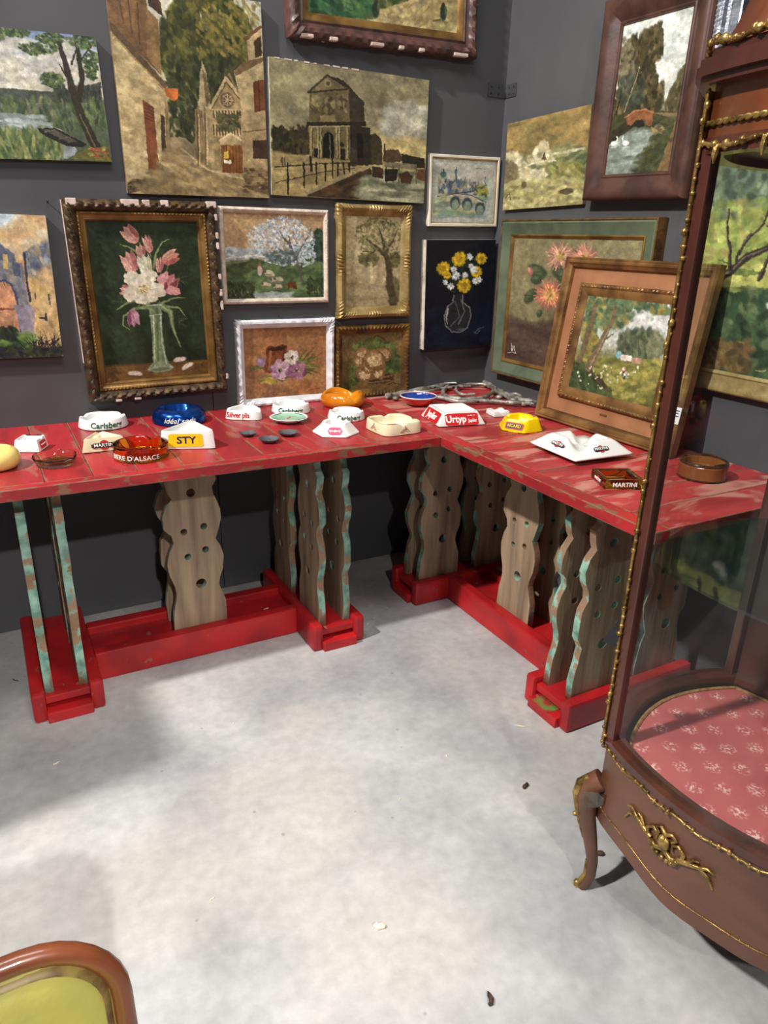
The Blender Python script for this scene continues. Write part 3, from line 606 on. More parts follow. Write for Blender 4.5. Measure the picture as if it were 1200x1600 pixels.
# ------------------------------------------------------------------ paintings: brushwork stored as colours on the canvas mesh
def homog(quad):
    A = []; b = []
    for (x, y), (u, v) in zip(quad, ((0, 0), (1, 0), (1, 1), (0, 1))):
        A += [[x, y, 1, 0, 0, 0, -u*x, -u*y], [0, 0, 0, x, y, 1, -v*x, -v*y]]; b += [u, v]
    return np.append(np.linalg.solve(np.array(A, float), np.array(b, float)), 1).reshape(3, 3)
class Paint:
    """quad: picture corners (top left, top right, bottom right, bottom left) in the sketch's own units; W, H canvas cells"""
    def __init__(s, quad, W, H, seed=0):
        s.Hm = homog(quad); s.W, s.H = int(W), int(H); s.a = np.zeros((s.H, s.W, 3)); s.r = np.random.default_rng(seed)
        s.yy, s.xx = np.mgrid[0:s.H, 0:s.W].astype(float)
        q = np.array(quad, float); s.k = s.W/((np.hypot(*(q[1]-q[0]))+np.hypot(*(q[2]-q[3])))/2)
        s.ky = s.H/((np.hypot(*(q[3]-q[0]))+np.hypot(*(q[2]-q[1])))/2)
    def T(s, p):
        p = np.atleast_2d(np.array(p, float)); h = np.c_[p, np.ones(len(p))] @ s.Hm.T; uv = h[:, :2]/np.where(h[:, 2:] > .05, h[:, 2:], .05); return uv*[s.W, s.H]
    def bg(s, stops):
        v = (s.yy[:, 0]+.5)/s.H; xs = [a for a, _ in stops]; s.a[:] = np.stack([np.interp(v, xs, [c[i] for _, c in stops]) for i in range(3)], 1)[:, None, :]; return s
    def vn(s, cells):
        g = s.r.standard_normal((cells+2, int(cells*s.W/s.H)+3)); fy = s.yy/s.H*cells; fx = s.xx/s.H*cells
        iy = fy.astype(int); ix = np.minimum(fx.astype(int), g.shape[1]-2); ty = fy-iy; tx = fx-ix; ty = ty*ty*(3-2*ty); tx = tx*tx*(3-2*tx)
        return (g[iy, ix]*(1-tx)+g[iy, ix+1]*tx)*(1-ty)+(g[iy+1, ix]*(1-tx)+g[iy+1, ix+1]*tx)*ty
    def nz(s, amp, cells=8): s.a *= (1+amp*s.vn(cells))[:, :, None]; return s
    def mask(s, pts):
        P = s.T(pts); m = np.zeros((s.H, s.W), bool); n = len(P)
        for i in range(n):
            (x1, y1), (x2, y2) = P[i], P[(i+1) % n]
            if y1 == y2: continue
            c = ((y1 > s.yy+.5) != (y2 > s.yy+.5)) & (s.xx+.5 < (x2-x1)*(s.yy+.5-y1)/(y2-y1)+x1); m ^= c
        return m
    def poly(s, pts, c, al=1.0, n=0.06, c2=None):
        m = s.mask(pts); base = np.array(c, float)*np.ones((s.H, s.W, 3))
        if c2 is not None:
            ys = s.yy[m]
            if len(ys): t = np.clip((s.yy-ys.min())/(ys.max()-ys.min()+1e-6), 0, 1)[:, :, None]; base = base*(1-t)+np.array(c2, float)*t
        base = base*(1+n*s.vn(14)+n*s.vn(40))[:, :, None]; s.a[m] = s.a[m]*(1-al)+base[m]*al; return s
    def stamp(s, x, y, rx, ry, ang, c, al=1.0, soft=0.35):
        R = max(rx, ry)*1.25+1; x0, x1, y0, y1 = max(int(x-R), 0), min(int(x+R)+2, s.W), max(int(y-R), 0), min(int(y+R)+2, s.H)
        if x0 >= x1 or y0 >= y1: return
        dx = s.xx[y0:y1, x0:x1]-x+.5; dy = s.yy[y0:y1, x0:x1]-y+.5; ca, sa = math.cos(ang), math.sin(ang)
        d = np.sqrt(((dx*ca+dy*sa)/max(rx, .45))**2+((-dx*sa+dy*ca)/max(ry, .45))**2); w = (np.clip((1+soft*.5-d)/soft, 0, 1)*al)[:, :, None]
        s.a[y0:y1, x0:x1] = s.a[y0:y1, x0:x1]*(1-w)+np.array(c, float)*w
    def ell(s, x, y, rx, ry, c, ang=0, al=1.0, soft=0.3):
        (X, Y), = s.T([(x, y)]); s.stamp(X, Y, rx*s.k, ry*s.ky, math.radians(ang), c, al, soft); return s
    def line(s, pts, w, c, w2=None, al=1.0, n=0.1):
        P = s.T(pts); seg = np.hypot(*np.diff(P, axis=0).T); L = seg.sum(); w2 = w if w2 is None else w2; acc = 0
        for i in range(len(P)-1):
            m = max(2, int(seg[i]/max(0.5, min(w, w2)*s.k*.4))); m = min(m, 160)
            for k in range(m):
                t = k/m; f = (acc+seg[i]*t)/max(L, 1e-6); r = (w+(w2-w)*f)*s.k*.5; q = P[i]*(1-t)+P[i+1]*t
                s.stamp(q[0], q[1], r, r, 0, np.array(c)*(1+n*s.r.standard_normal()*.5), al, .4)
            acc += seg[i]
        return s
    def dabs(s, n, reg, size, cols, ang=0, spread=40, elong=2.2, al=0.85, jit=0.1):
        """reg: (x0,y0,x1,y1) box, ('e',cx,cy,rx,ry) or a polygon"""
        if reg[0] == 'e':
            _, cx, cy, rx, ry = reg; th = s.r.uniform(0, 2*PI, n); rr = np.sqrt(s.r.uniform(0, 1, n)); pts = np.c_[cx+rx*rr*np.cos(th), cy+ry*rr*np.sin(th)]; P = s.T(pts)
        elif isinstance(reg[0], (tuple, list)):
            m = np.argwhere(s.mask(reg))
            if not len(m): return s
            P = m[s.r.integers(0, len(m), n)][:, ::-1]+s.r.uniform(0, 1, (n, 2))
        else:
            P = s.T(np.c_[s.r.uniform(reg[0], reg[2], n), s.r.uniform(reg[1], reg[3], n)])
        for x, y in P:
            sz = s.r.uniform(*size)*s.k; c = np.array(cols[s.r.integers(len(cols))], float)*(1+jit*s.r.standard_normal())
            s.stamp(x, y, sz*elong*.5, sz*.5, math.radians(ang+s.r.uniform(-spread, spread)), c, al, .5)
        return s
    def bloom(s, x, y, r, cols, n=14, rings=3, elong=2.0, sq=1.0):
        for k in range(rings):
            f = 1-k/rings*.75
            for i in range(n):
                a = 2*PI*(i+.5*(k % 2))/n+s.r.uniform(-.15, .15); rr = r*f*.62
                c = np.array(cols[min(k, len(cols)-1)], float)*(1+.1*s.r.standard_normal()); s.ell(x+rr*math.cos(a), y+rr*math.sin(a)*sq, r*f*.42, r*f*.42/elong, c, math.degrees(a), .95)
        return s
def _blob(s, x, y, rx, ry, ang, c, jit=.12, n=18, shade=None, al=1.0):
    a0 = math.radians(ang); pts = []
    for k in range(n):
        t = 2*PI*k/n; f = 1+jit*s.r.uniform(-1, 1); u, v = rx*f*math.cos(t), ry*f*math.sin(t); pts.append((x+u*math.cos(a0)-v*math.sin(a0), y+u*math.sin(a0)+v*math.cos(a0)))
    s.poly(pts, c, al, .05)
    if shade is not None: s.ell(x-rx*.15, y-ry*.2, rx*.6, ry*.55, shade, ang, .75, .8)
    return s
Paint.blob = _blob
def _cup(s, x, y, rx, ry, ang, cs):
    # tulip head: a cup with three pointed petals, opening along the turned up-axis
    a0 = math.radians(ang); ca, sa = math.cos(a0), math.sin(a0)
    def T(L): return [(x+u*rx*ca-v*ry*sa, y+u*rx*sa+v*ry*ca) for u, v in L]
    s.poly(T([(-1, -.1), (-.85, .55), (-.4, .95), (0, 1), (.4, .95), (.85, .55), (1, -.1), (.8, -.95), (.5, -.6), (.1, -1.05), (-.35, -.6), (-.75, -1)]), cs[0])
    s.poly(T([(-.95, -.05), (-.8, .5), (-.35, .9), (-.05, .6), (-.2, -.4), (-.72, -.9)]), cs[1]); s.poly(T([(.9, -.1), (.8, .5), (.4, .9), (.25, .4), (.35, -.3), (.78, -.88)]), cs[2]); s.poly(T([(-.3, -.3), (-.1, .55), (.1, .75), (.28, .2), (.1, -.98)]), (np.array(cs[0])*.6+np.array(cs[1])*.4))
    for u in (-.6, -.1, .5): s.line(T([(u, -.6), (u*.8, .2), (u*.3, .85)]), 2.6, np.array(cs[2])*.9, 1.6, .6)
    s.line(T([(-.95, -.3), (-.75, -.95)]), 4, np.array(cs[1])*1.06, 2, .8); s.line(T([(.3, -.3), (.1, -1)]), 4, np.array(cs[1])*1.06, 2, .8)
Paint.cup = _cup
CANVAS_MAT = {}
def canvas_material(rough=0.42):
    if rough in CANVAS_MAT: return CANVAS_MAT[rough]
    m = bpy.data.materials.new('oil_paint'); m.use_nodes = True; nt = m.node_tree; N = nt.nodes; L = nt.links; b = N['Principled BSDF']
    b.inputs['Roughness'].default_value = rough; b.inputs['Specular IOR Level'].default_value = 0.3
    a = N.new('ShaderNodeAttribute'); a.attribute_name = 'brush'; L.new(a.outputs['Color'], b.inputs['Base Color'])
    tc = N.new('ShaderNodeTexCoord'); n = N.new('ShaderNodeTexNoise'); n.inputs['Scale'].default_value = 220; n.inputs['Detail'].default_value = 3; L.new(tc.outputs['Object'], n.inputs['Vector'])
    bp = N.new('ShaderNodeBump'); bp.inputs['Strength'].default_value = 0.12; bp.inputs['Distance'].default_value = 0.002; L.new(n.outputs['Fac'], bp.inputs['Height']); L.new(bp.outputs[0], b.inputs['Normal'])
    CANVAS_MAT[rough] = m; return m
def canvas_obj(parent, pt, w, h, z, name='painted_canvas', rough=0.42):
    """grid of one vertex per painted cell, bent back at the rim"""
    H, W = pt.H, pt.W
    wx = pt.vn(max(6, H//9))*.55+pt.vn(max(10, H//3))*.4; wy = pt.vn(max(6, H//9))*.55+pt.vn(max(10, H//3))*.4
    pt.a = pt.a[np.clip((pt.yy+wy+.5).astype(int), 0, H-1), np.clip((pt.xx+wx+.5).astype(int), 0, W-1)]
    pt.nz(.045, max(8, H//2)).nz(.05, max(6, H//6)); g_ = pt.a.mean(2, keepdims=True); pt.a = (g_+(pt.a-g_)*.86)*.95
    lin = srgb(np.clip(pt.a, 0, 255))
    xs = (np.arange(W)+.5)/W*w-w/2; ys = h/2-(np.arange(H)+.5)/H*h; xs[0], xs[-1], ys[0], ys[-1] = -w/2, w/2, h/2, -h/2
    X, Y = np.meshgrid(xs, ys); lum = pt.a.mean(2); rel = (lum-lum.mean())/255*0.0006
    Z = z+rel; Z[0, :] = Z[-1, :] = z; Z[:, 0] = Z[:, -1] = z
    co = np.stack([X, Y, Z], 2).reshape(-1, 3)
    idx = np.arange(H*W).reshape(H, W); q = np.stack([idx[:-1, :-1], idx[1:, :-1], idx[1:, 1:], idx[:-1, 1:]], 2).reshape(-1, 4)
    me = bpy.data.meshes.new(name); nf = len(q)
    me.vertices.add(len(co)); me.vertices.foreach_set('co', co.ravel()); me.loops.add(nf*4); me.loops.foreach_set('vertex_index', q.ravel())
    me.polygons.add(nf); me.polygons.foreach_set('loop_start', np.arange(nf)*4); me.update(calc_edges=True)
    at = me.attributes.new('brush', 'FLOAT_COLOR', 'POINT'); at.data.foreach_set('color', np.c_[lin.reshape(-1, 3), np.ones(H*W)].ravel())
    me.polygons.foreach_set('use_smooth', [True]*nf); me.materials.append(canvas_material(rough))
    return link(bpy.data.objects.new(name, me), parent)

# ------------------------------------------------------------------ frames
def frame_obj(parent, name, w, h, prof, m, step=0.02, mod=None, smooth=True, sharp=35):
    """prof: (inset from the outer edge, height off the wall); swept round the rectangle with mitred corners"""
    V = []; F = []; n = len(prof); cs = [(-1, 1), (1, 1), (1, -1), (-1, -1)]; rows = []
    per = 0.0
    for sd in range(4):
        a, b = cs[sd], cs[(sd+1) % 4]; Ls = w if a[1] == b[1] else h; ns = max(2, int(Ls/step))
        for k in range(ns+1):
            f = k/ns; row = []
            edge = min(f, 1-f)*Ls
            for j, (t, d) in enumerate(prof):
                dt, dd = mod(per+f*Ls, t, d, edge, f) if mod else (0, 0); t2 = t+dt
                ax, ay = a[0]*(w/2-t2), a[1]*(h/2-t2); bx, by = b[0]*(w/2-t2), b[1]*(h/2-t2)
                row.append(len(V)); V.append((ax+(bx-ax)*f, ay+(by-ay)*f, d+dd))
            rows.append(row)
        per += Ls
    for i in range(len(rows)):
        A, B = rows[i], rows[(i+1) % len(rows)]
        for j in range(n-1): F.append((A[j], B[j], B[j+1], A[j+1]))
    bm_o = mobj(name, V, F, m, parent, smooth, sharp)
    bm = bmesh.new(); bm.from_mesh(bm_o.data); bmesh.ops.remove_doubles(bm, verts=bm.verts, dist=1e-5); bmesh.ops.recalc_face_normals(bm, faces=bm.faces); bm.to_mesh(bm_o.data); bm.free()
    if smooth:
        bm_o.data.polygons.foreach_set('use_smooth', [True]*len(bm_o.data.polygons)); bm_o.data.set_sharp_from_angle(angle=math.radians(sharp))
    return bm_o
def carve(amp, wl, t0, t1, slant=0.0):
    def f(s, t, d, edge, fr):
        if t < t0 or t > t1: return (0, 0)
        k = math.sin(PI*(t-t0)/(t1-t0)) if t1 > t0 else 1
        ph = 2*PI*(s+slant*(t-t0))/wl; return (0.25*amp*math.cos(ph)*k, amp*k*(abs(math.sin(ph/2))*2-1))
    return f
def wallM(side, u, z, rot=0.0, lift=0.0):
    if side == 'b': M = Matrix(((1, 0, 0, u), (0, 0, -1, -lift), (0, 1, 0, z), (0, 0, 0, 1)))
    else: M = Matrix(((0, 0, -1, -lift), (-1, 0, 0, -u), (0, 1, 0, z), (0, 0, 0, 1)))
    return M @ Matrix.Rotation(math.radians(rot), 4, 'Z')
def picture(label, side, u, z, rot=0.0, name='framed_painting', group=None):
    return thing(name, label, 'painting', wallM(side, u, z, rot), group)
def body(root, w, h, d0, d1, m='canvas_edge', name='stretcher'): return MB().box((-w/2, -h/2, d0), (w/2, h/2, d1), 0.0015).build(name, m, root)
D2 = 1.32   # painted cells per photo pixel

# ---- lake with boat (unframed)
r = picture('unframed lake painting with rowing boat and leaning tree', 'b', -1.775, 1.697, 2.0, 'canvas_painting', 'unframed canvases'); w, h = .55, .328
p = Paint([(-420, 110), (425, 172), (482, 715), (-440, 690)], 310*D2, 200*D2, 1).bg([(0, (120, 140, 180)), (.12, (150, 165, 190)), (.25, (196, 190, 172)), (.46, (214, 206, 178)), (.5, (110, 112, 96)), (1, (70, 84, 56))])
p.dabs(160, (-420, 190, 430, 390), (20, 50), [(216, 208, 184), (200, 196, 180), (180, 178, 172)], 0, 15, 3, .5)
p.poly([(-430, 395), (-100, 370), (60, 385), (240, 395), (300, 385), (440, 350), (445, 440), (-430, 450)], (76, 82, 72)); p.dabs(200, (240, 370, 440, 440), (6, 14), [(52, 60, 48), (66, 72, 58)], 90, 20)
p.dabs(500, (-430, 425, 460, 560), (8, 18), [(76, 92, 56), (96, 112, 66), (60, 76, 48), (116, 124, 76)], 90, 25, 3)
p.poly([(-430, 490), (90, 490), (180, 530), (260, 560), (330, 660), (300, 700), (-440, 690)], (150, 160, 162), .9); p.dabs(150, (-400, 500, 220, 600), (8, 22), [(190, 196, 196), (120, 132, 130), (160, 168, 164)], 0, 8, 4, .6)
p.dabs(700, (-440, 570, 260, 700), (8, 18), [(90, 110, 60), (118, 128, 70), (66, 88, 50), (150, 150, 90)], 90, 22, 4)
p.poly([(158, 556), (235, 556), (370, 628), (350, 645), (280, 640), (175, 585)], (36, 34, 32)); p.poly([(180, 562), (232, 562), (330, 618), (290, 622)], (84, 78, 66)); p.line([(190, 575), (235, 562)], 5, (120, 110, 92)); p.line([(250, 605), (300, 595)], 5, (110, 100, 84))
tr = (52, 46, 34)
p.line([(415, 655), (385, 580), (350, 490), (325, 400), (300, 280), (270, 165)], 46, tr, 18); p.line([(345, 430), (365, 330), (355, 250), (345, 165)], 26, tr, 18); p.line([(300, 330), (275, 280)], 10, tr, 5); p.line([(325, 280), (345, 220)], 10, tr, 6); p.line([(365, 260), (420, 190)], 8, tr, 5)
p.line([(405, 640), (380, 570), (345, 490)], 9, (104, 92, 60), 6)
for reg in (('e', 200, 220, 80, 26), ('e', 240, 345, 45, 30), ('e', 380, 190, 60, 30), ('e', 405, 280, 30, 60), ('e', 20, 170, 50, 30), ('e', 110, 160, 60, 16), ('e', 250, 180, 60, 20)): p.dabs(110, reg, (7, 13), [(58, 78, 44), (84, 104, 58), (110, 126, 76), (44, 60, 38)], 20, 60, 1.8)
p.poly([(370, 650), (460, 640), (480, 715), (280, 700)], (112, 108, 50)); p.dabs(60, (380, 650, 475, 690), (6, 12), [(150, 60, 40), (160, 150, 60), (90, 96, 44)], 0, 40); p.nz(.06, 30)
canvas_obj(r, p, w, h, .0205); body(r, w, h, 0, .0197, 'canvas_edge_dark')

# ---- village street with church (unframed)
r = picture('tall unframed painting of a village street with gothic church front', 'b', -1.2265, 1.742, 0.8, 'canvas_painting', 'unframed canvases'); w, h = .468, .567
p = Paint([(458, -92), (1140, 6), (1172, 862), (555, 845)], 244*D2, 320*D2, 2).bg([(0, (206, 200, 176)), (.3, (196, 190, 160)), (.6, (150, 140, 100)), (1, (150, 126, 80))])
p.dabs(900, ('e', 900, 200, 205, 240), (14, 30), [(70, 72, 34), (92, 90, 40), (56, 60, 30), (108, 100, 44)], 70, 50, 2.0, .9); p.dabs(500, (730, 250, 1060, 640), (12, 24), [(54, 58, 32), (44, 48, 28), (70, 70, 38)], 70, 40); p.dabs(220, (860, 10, 1130, 240), (8, 18), [(140, 124, 56), (120, 108, 48), (158, 136, 60)], 60, 40, 2, .6)
p.poly([(458, -92), (630, -40), (700, 330), (480, 110)], (126, 92, 56), c2=(104, 72, 44)); p.poly([(630, -60), (690, -50), (712, 80), (650, 30)], (70, 50, 34)); p.poly([(640, 40), (690, 90), (705, 335), (640, 250)], (140, 106, 64))
for q in ((560, 0, 575, 150), (520, 0, 540, 110), (600, 20, 610, 200)): p.line([(q[0], q[1]), (q[2], q[3])], 7, (92, 64, 40))
p.poly([(480, 140), (722, 400), (735, 800), (555, 845)], (196, 172, 120), c2=(182, 156, 104)); p.dabs(260, [(490, 160), (715, 400), (720, 780), (560, 800)], (16, 36), [(206, 184, 134), (180, 154, 102), (166, 140, 92)], 10, 30, 2, .45)
p.line([(478, 115), (722, 385)], 30, (92, 70, 46)); p.line([(480, 145), (720, 398)], 8, (150, 122, 80))
p.poly([(620, 436), (668, 470), (694, 748), (646, 748)], (122, 66, 36)); [p.line([(630, y), (672, y+18)], 4, (84, 44, 26)) for y in range(460, 530, 14)]; p.poly([(698, 500), (716, 512), (728, 790), (706, 790)], (74, 54, 38)); p.poly([(716, 430), (728, 436), (752, 800), (728, 806)], (150, 124, 84)); p.line([(632, 756), (700, 748)], 8, (150, 124, 80))
p.poly([(555, 800), (740, 765), (745, 850), (556, 845)], (82, 66, 44)); p.dabs(90, (560, 785, 730, 840), (8, 16), [(110, 90, 60), (64, 50, 34)], 0, 20)
p.poly([(718, 388), (776, 388), (778, 425), (760, 445), (722, 420)], (186, 96, 40)); p.poly([(742, 600), (800, 600), (850, 640), (850, 680), (742, 660)], (150, 130, 92))
p.poly([(742, 650), (800, 640), (860, 690), (960, 760), (1060, 790), (1172, 830), (1172, 862), (560, 846), (700, 812)], (158, 134, 88)); p.dabs(300, [(742, 660), (860, 700), (1060, 800), (1160, 850), (600, 845)], (14, 34), [(176, 152, 104), (140, 116, 74), (126, 104, 66)], 15, 20, 3, .5); p.line([(790, 650), (900, 740), (1060, 780)], 8, (190, 166, 118)); p.line([(1040, 812), (1165, 850)], 10, (186, 162, 116))
st = (150, 126, 84)
p.poly([(848, 480), (880, 450), (920, 470), (920, 740), (850, 690)], (128, 104, 68)); p.poly([(866, 480), (872, 320), (880, 264), (898, 320), (916, 430), (920, 490)], (178, 156, 112)); p.poly([(880, 300), (898, 330), (916, 440), (900, 470)], (110, 88, 56)); p.poly([(880, 480), (925, 480), (945, 740), (900, 730)], (160, 136, 92))
for x in (858, 892, 935): p.line([(x, 470), (x+4, 730)], 5, (96, 76, 48)); p.line([(x+8, 500), (x+12, 720)], 4, (196, 172, 126))
p.poly([(922, 470), (985, 345), (1050, 400), (1055, 770), (935, 740)], st); p.line([(918, 472), (985, 340), (1048, 420)], 14, (186, 160, 114)); p.line([(918, 484), (985, 360), (1046, 432)], 5, (96, 74, 46)); p.line([(1000, 325), (1040, 400)], 12, (130, 104, 66))
p.ell(991, 436, 30, 33, (80, 62, 42)); p.ell(991, 436, 24, 27, (150, 126, 86)); p.ell(991, 436, 17, 19, (70, 56, 38))
for a in range(8): p.line([(991, 436), (991+26*math.cos(a*PI/4), 436+28*math.sin(a*PI/4))], 4, (170, 146, 102))
for x in range(930, 1052, 13): p.line([(x, 484), (x+3, 512)], 6, (84, 66, 42)); p.line([(x+6, 482), (x+9, 510)], 4, (196, 172, 124)); p.line([(x, 545), (x+2, 590)], 6, (80, 62, 40)); p.line([(x+6, 540), (x+8, 595)], 4, (184, 160, 112))
p.line([(922, 478), (1050, 478)], 6, (186, 162, 116)); p.line([(926, 518), (1050, 518)], 7, (180, 156, 110)); p.dabs(80, (950, 500, 1040, 570), (8, 16), [(66, 68, 40), (86, 84, 48)], 0, 60)
p.poly([(955, 612), (1000, 580), (1056, 612), (1058, 650), (958, 650)], (170, 146, 102)); p.line([(955, 612), (1003, 582), (1056, 612)], 7, (206, 182, 134)); p.poly([(960, 632), (1058, 632), (1060, 756), (968, 752)], (138, 84, 38), c2=(112, 66, 30)); [p.line([(x, 634), (x+3, 752)], 3, (84, 48, 22)) for x in range(972, 1056, 14)]; p.poly([(974, 660), (994, 660), (994, 690), (976, 690)], (216, 180, 60)); p.poly([(974, 698), (1008, 698), (1010, 712), (976, 712)], (214, 204, 178))
p.poly([(1020, 310), (1158, 245), (1172, 862), (1062, 820), (1048, 420)], (188, 164, 116), c2=(150, 124, 82)); p.poly([(1018, 315), (1060, 270), (1150, 240), (1156, 262), (1030, 330)], (110, 84, 54)); p.poly([(1078, 175), (1140, 118), (1150, 250), (1085, 262)], (176, 150, 104)); p.line([(1068, 168), (1142, 112)], 13, (108, 74, 46)); p.poly([(1108, 180), (1140, 150), (1146, 240), (1116, 250)], (66, 50, 34))
p.poly([(1103, 355), (1155, 343), (1160, 478), (1110, 490)], (106, 58, 34)); p.line([(1128, 350), (1134, 484)], 5, (70, 38, 24)); p.poly([(1100, 612), (1166, 608), (1168, 692), (1104, 690)], (70, 46, 34)); p.line([(1058, 575), (1165, 562)], 6, (120, 96, 62)); p.poly([(1062, 730), (1168, 735), (1172, 850), (1066, 820)], (104, 84, 54)); p.dabs(80, (1066, 735, 1168, 835), (8, 18), [(134, 112, 74), (82, 64, 42)], 0, 15)
p.nz(.07, 12).nz(.05, 46); canvas_obj(r, p, w, h, .0225); body(r, w, h, 0, .0217, 'canvas_edge_dark')

# ---- canal house (unframed)
r = picture('wide unframed painting of a canal gatehouse under a stormy sky', 'b', -.670, 1.677, -0.3, 'canvas_painting', 'unframed canvases'); w, h = .613, .411
p = Paint([(58, 250), (757, 348), (728, 885), (68, 852)], 252*D2, 205*D2, 3).bg([(0, (138, 128, 92)), (.3, (156, 144, 102)), (.5, (176, 164, 112)), (.62, (206, 194, 134)), (.7, (188, 174, 112)), (1, (140, 120, 72))])
p.dabs(220, (60, 260, 750, 560), (30, 80), [(128, 118, 84), (150, 140, 102), (116, 108, 82), (172, 160, 116)], 15, 30, 2.4, .35); p.dabs(130, ('e', 650, 530, 110, 80), (20, 46), [(196, 190, 160), (178, 174, 150), (150, 148, 128)], 20, 50, 1.6, .55); p.dabs(40, (500, 610, 740, 690), (20, 50), [(206, 182, 112), (186, 166, 108)], 10, 10, 4, .5)
p.poly([(72, 560), (130, 572), (235, 570), (235, 680), (75, 672)], (46, 42, 26)); p.dabs(180, (75, 560, 235, 670), (8, 18), [(56, 50, 30), (38, 36, 24), (70, 60, 36)], 90, 40)
p.poly([(72, 668), (235, 690), (500, 705), (500, 725), (215, 858), (72, 852)], (158, 136, 84)); p.dabs(120, [(75, 680), (480, 710), (215, 850), (75, 850)], (16, 40), [(172, 150, 96), (140, 120, 72)], 0, 15, 4, .5)
p.poly([(495, 590), (520, 580), (548, 610), (552, 720), (495, 720)], (66, 56, 40)); p.poly([(556, 655), (620, 650), (640, 700), (556, 720)], (84, 64, 42)); p.poly([(630, 670), (735, 690), (735, 735), (640, 720)], (48, 46, 32)); p.line([(560, 630), (560, 720)], 8, (60, 52, 38))
p.poly([(234, 402), (405, 386), (412, 542), (232, 548)], (112, 98, 62), c2=(98, 84, 52)); p.poly([(405, 386), (472, 450), (474, 545), (410, 542)], (58, 50, 36)); p.poly([(230, 404), (315, 328), (407, 388)], (104, 90, 58)); p.poly([(315, 328), (385, 352), (474, 452), (405, 388)], (48, 42, 32)); p.line([(228, 406), (315, 330), (408, 388)], 8, (58, 48, 34)); p.line([(228, 406), (407, 390)], 7, (52, 44, 32)); p.ell(316, 366, 16, 18, (140, 124, 82)); p.ell(316, 366, 8, 10, (80, 68, 44)); p.poly([(360, 348), (382, 348), (384, 375), (364, 368)], (50, 42, 32))
for q in ((248, 420, 268, 490), (292, 428, 345, 505), (362, 415, 392, 482)): p.poly([(q[0], q[1]), (q[2], q[1]), (q[2], q[3]), (q[0], q[3])], (92, 80, 50)); p.dabs(30, q, (6, 14), [(140, 124, 82), (74, 62, 40)], 60, 60)
p.poly([(280, 505), (345, 505), (345, 530), (280, 530)], (134, 116, 74)); p.poly([(222, 535), (480, 532), (482, 552), (222, 556)], (44, 38, 28)); p.poly([(230, 554), (410, 548), (410, 702), (234, 692)], (110, 96, 60)); p.poly([(410, 545), (498, 558), (502, 722), (408, 725)], (44, 38, 28)); p.poly([(440, 580), (466, 584), (466, 690), (440, 690)], (26, 22, 18)); p.poly([(410, 640), (440, 660), (440, 725), (405, 720)], (60, 54, 38))
for x in (240, 270, 282, 352, 364, 398): p.line([(x, 562), (x, 692)], 8, (150, 134, 88)); p.line([(x+6, 562), (x+6, 692)], 4, (66, 56, 38))
p.poly([(292, 600), (300, 584), (315, 578), (332, 584), (340, 600), (340, 692), (292, 690)], (22, 20, 18)); p.line([(322, 590), (322, 690)], 4, (120, 110, 80)); p.poly([(366, 650), (388, 650), (388, 700), (366, 698)], (34, 28, 22)); p.poly([(254, 650), (270, 650), (270, 690), (254, 688)], (34, 28, 22)); p.ell(376, 632, 9, 10, (40, 34, 26)); p.line([(232, 556), (408, 552)], 6, (150, 132, 88))
p.poly([(215, 858), (500, 724), (502, 850), (440, 868)], (72, 52, 32), c2=(54, 38, 26)); p.dabs(70, [(230, 855), (490, 740), (495, 845), (440, 860)], (14, 30), [(90, 64, 40), (50, 36, 26)], -25, 15, 3, .5); p.line([(205, 852), (500, 722)], 12, (150, 134, 94))
p.poly([(502, 740), (738, 750), (728, 885), (440, 868), (502, 850)], (112, 116, 88)); p.dabs(170, [(504, 770), (735, 790), (728, 880), (450, 866)], (14, 34), [(150, 152, 120), (84, 90, 68), (128, 132, 100), (180, 176, 140)], 0, 10, 4, .6)
p.poly([(554, 706), (700, 716), (700, 738), (554, 728)], (132, 120, 90)); [p.line([(x, 722), (x, 800)], 7, (104, 92, 66)) for x in (566, 596, 622, 696)]; p.poly([(505, 725), (555, 735), (550, 780), (505, 770)], (64, 42, 28)); p.poly([(622, 756), (660, 748), (684, 768), (672, 800), (630, 798)], (78, 52, 36)); p.poly([(700, 736), (738, 736), (735, 790), (700, 780)], (96, 62, 40)); p.poly([(560, 735), (620, 740), (610, 790), (560, 790)], (40, 34, 26))
p.line([(82, 732), (290, 716), (500, 708)], 5, (40, 34, 26)); p.line([(84, 800), (290, 752), (430, 735)], 4, (46, 38, 28))
for x, y0, y1 in ((137, 715, 852), (208, 714, 825), (262, 712, 808), (300, 712, 792), (333, 690, 780), (356, 712, 770), (382, 712, 762), (405, 712, 755)): p.line([(x, y0), (x+1, y1)], 8, (30, 26, 22), 6)
p.line([(238, 690), (240, 750)], 12, (34, 30, 26)); p.line([(112, 690), (114, 725)], 7, (80, 72, 54)); p.line([(124, 690), (126, 725)], 7, (90, 80, 60)); p.nz(.06, 14).nz(.05, 50)
canvas_obj(r, p, w, h, .0225); body(r, w, h, 0, .0217, 'canvas_edge'); mb = MB()
for k in range(9): x = -w/2+.02+k*.035; mb.box((x, h/2-.003, .02), (x+random.uniform(.008, .03), h/2+.0015, .0235))
mb.build('frayed_edge', 'plaster', r)

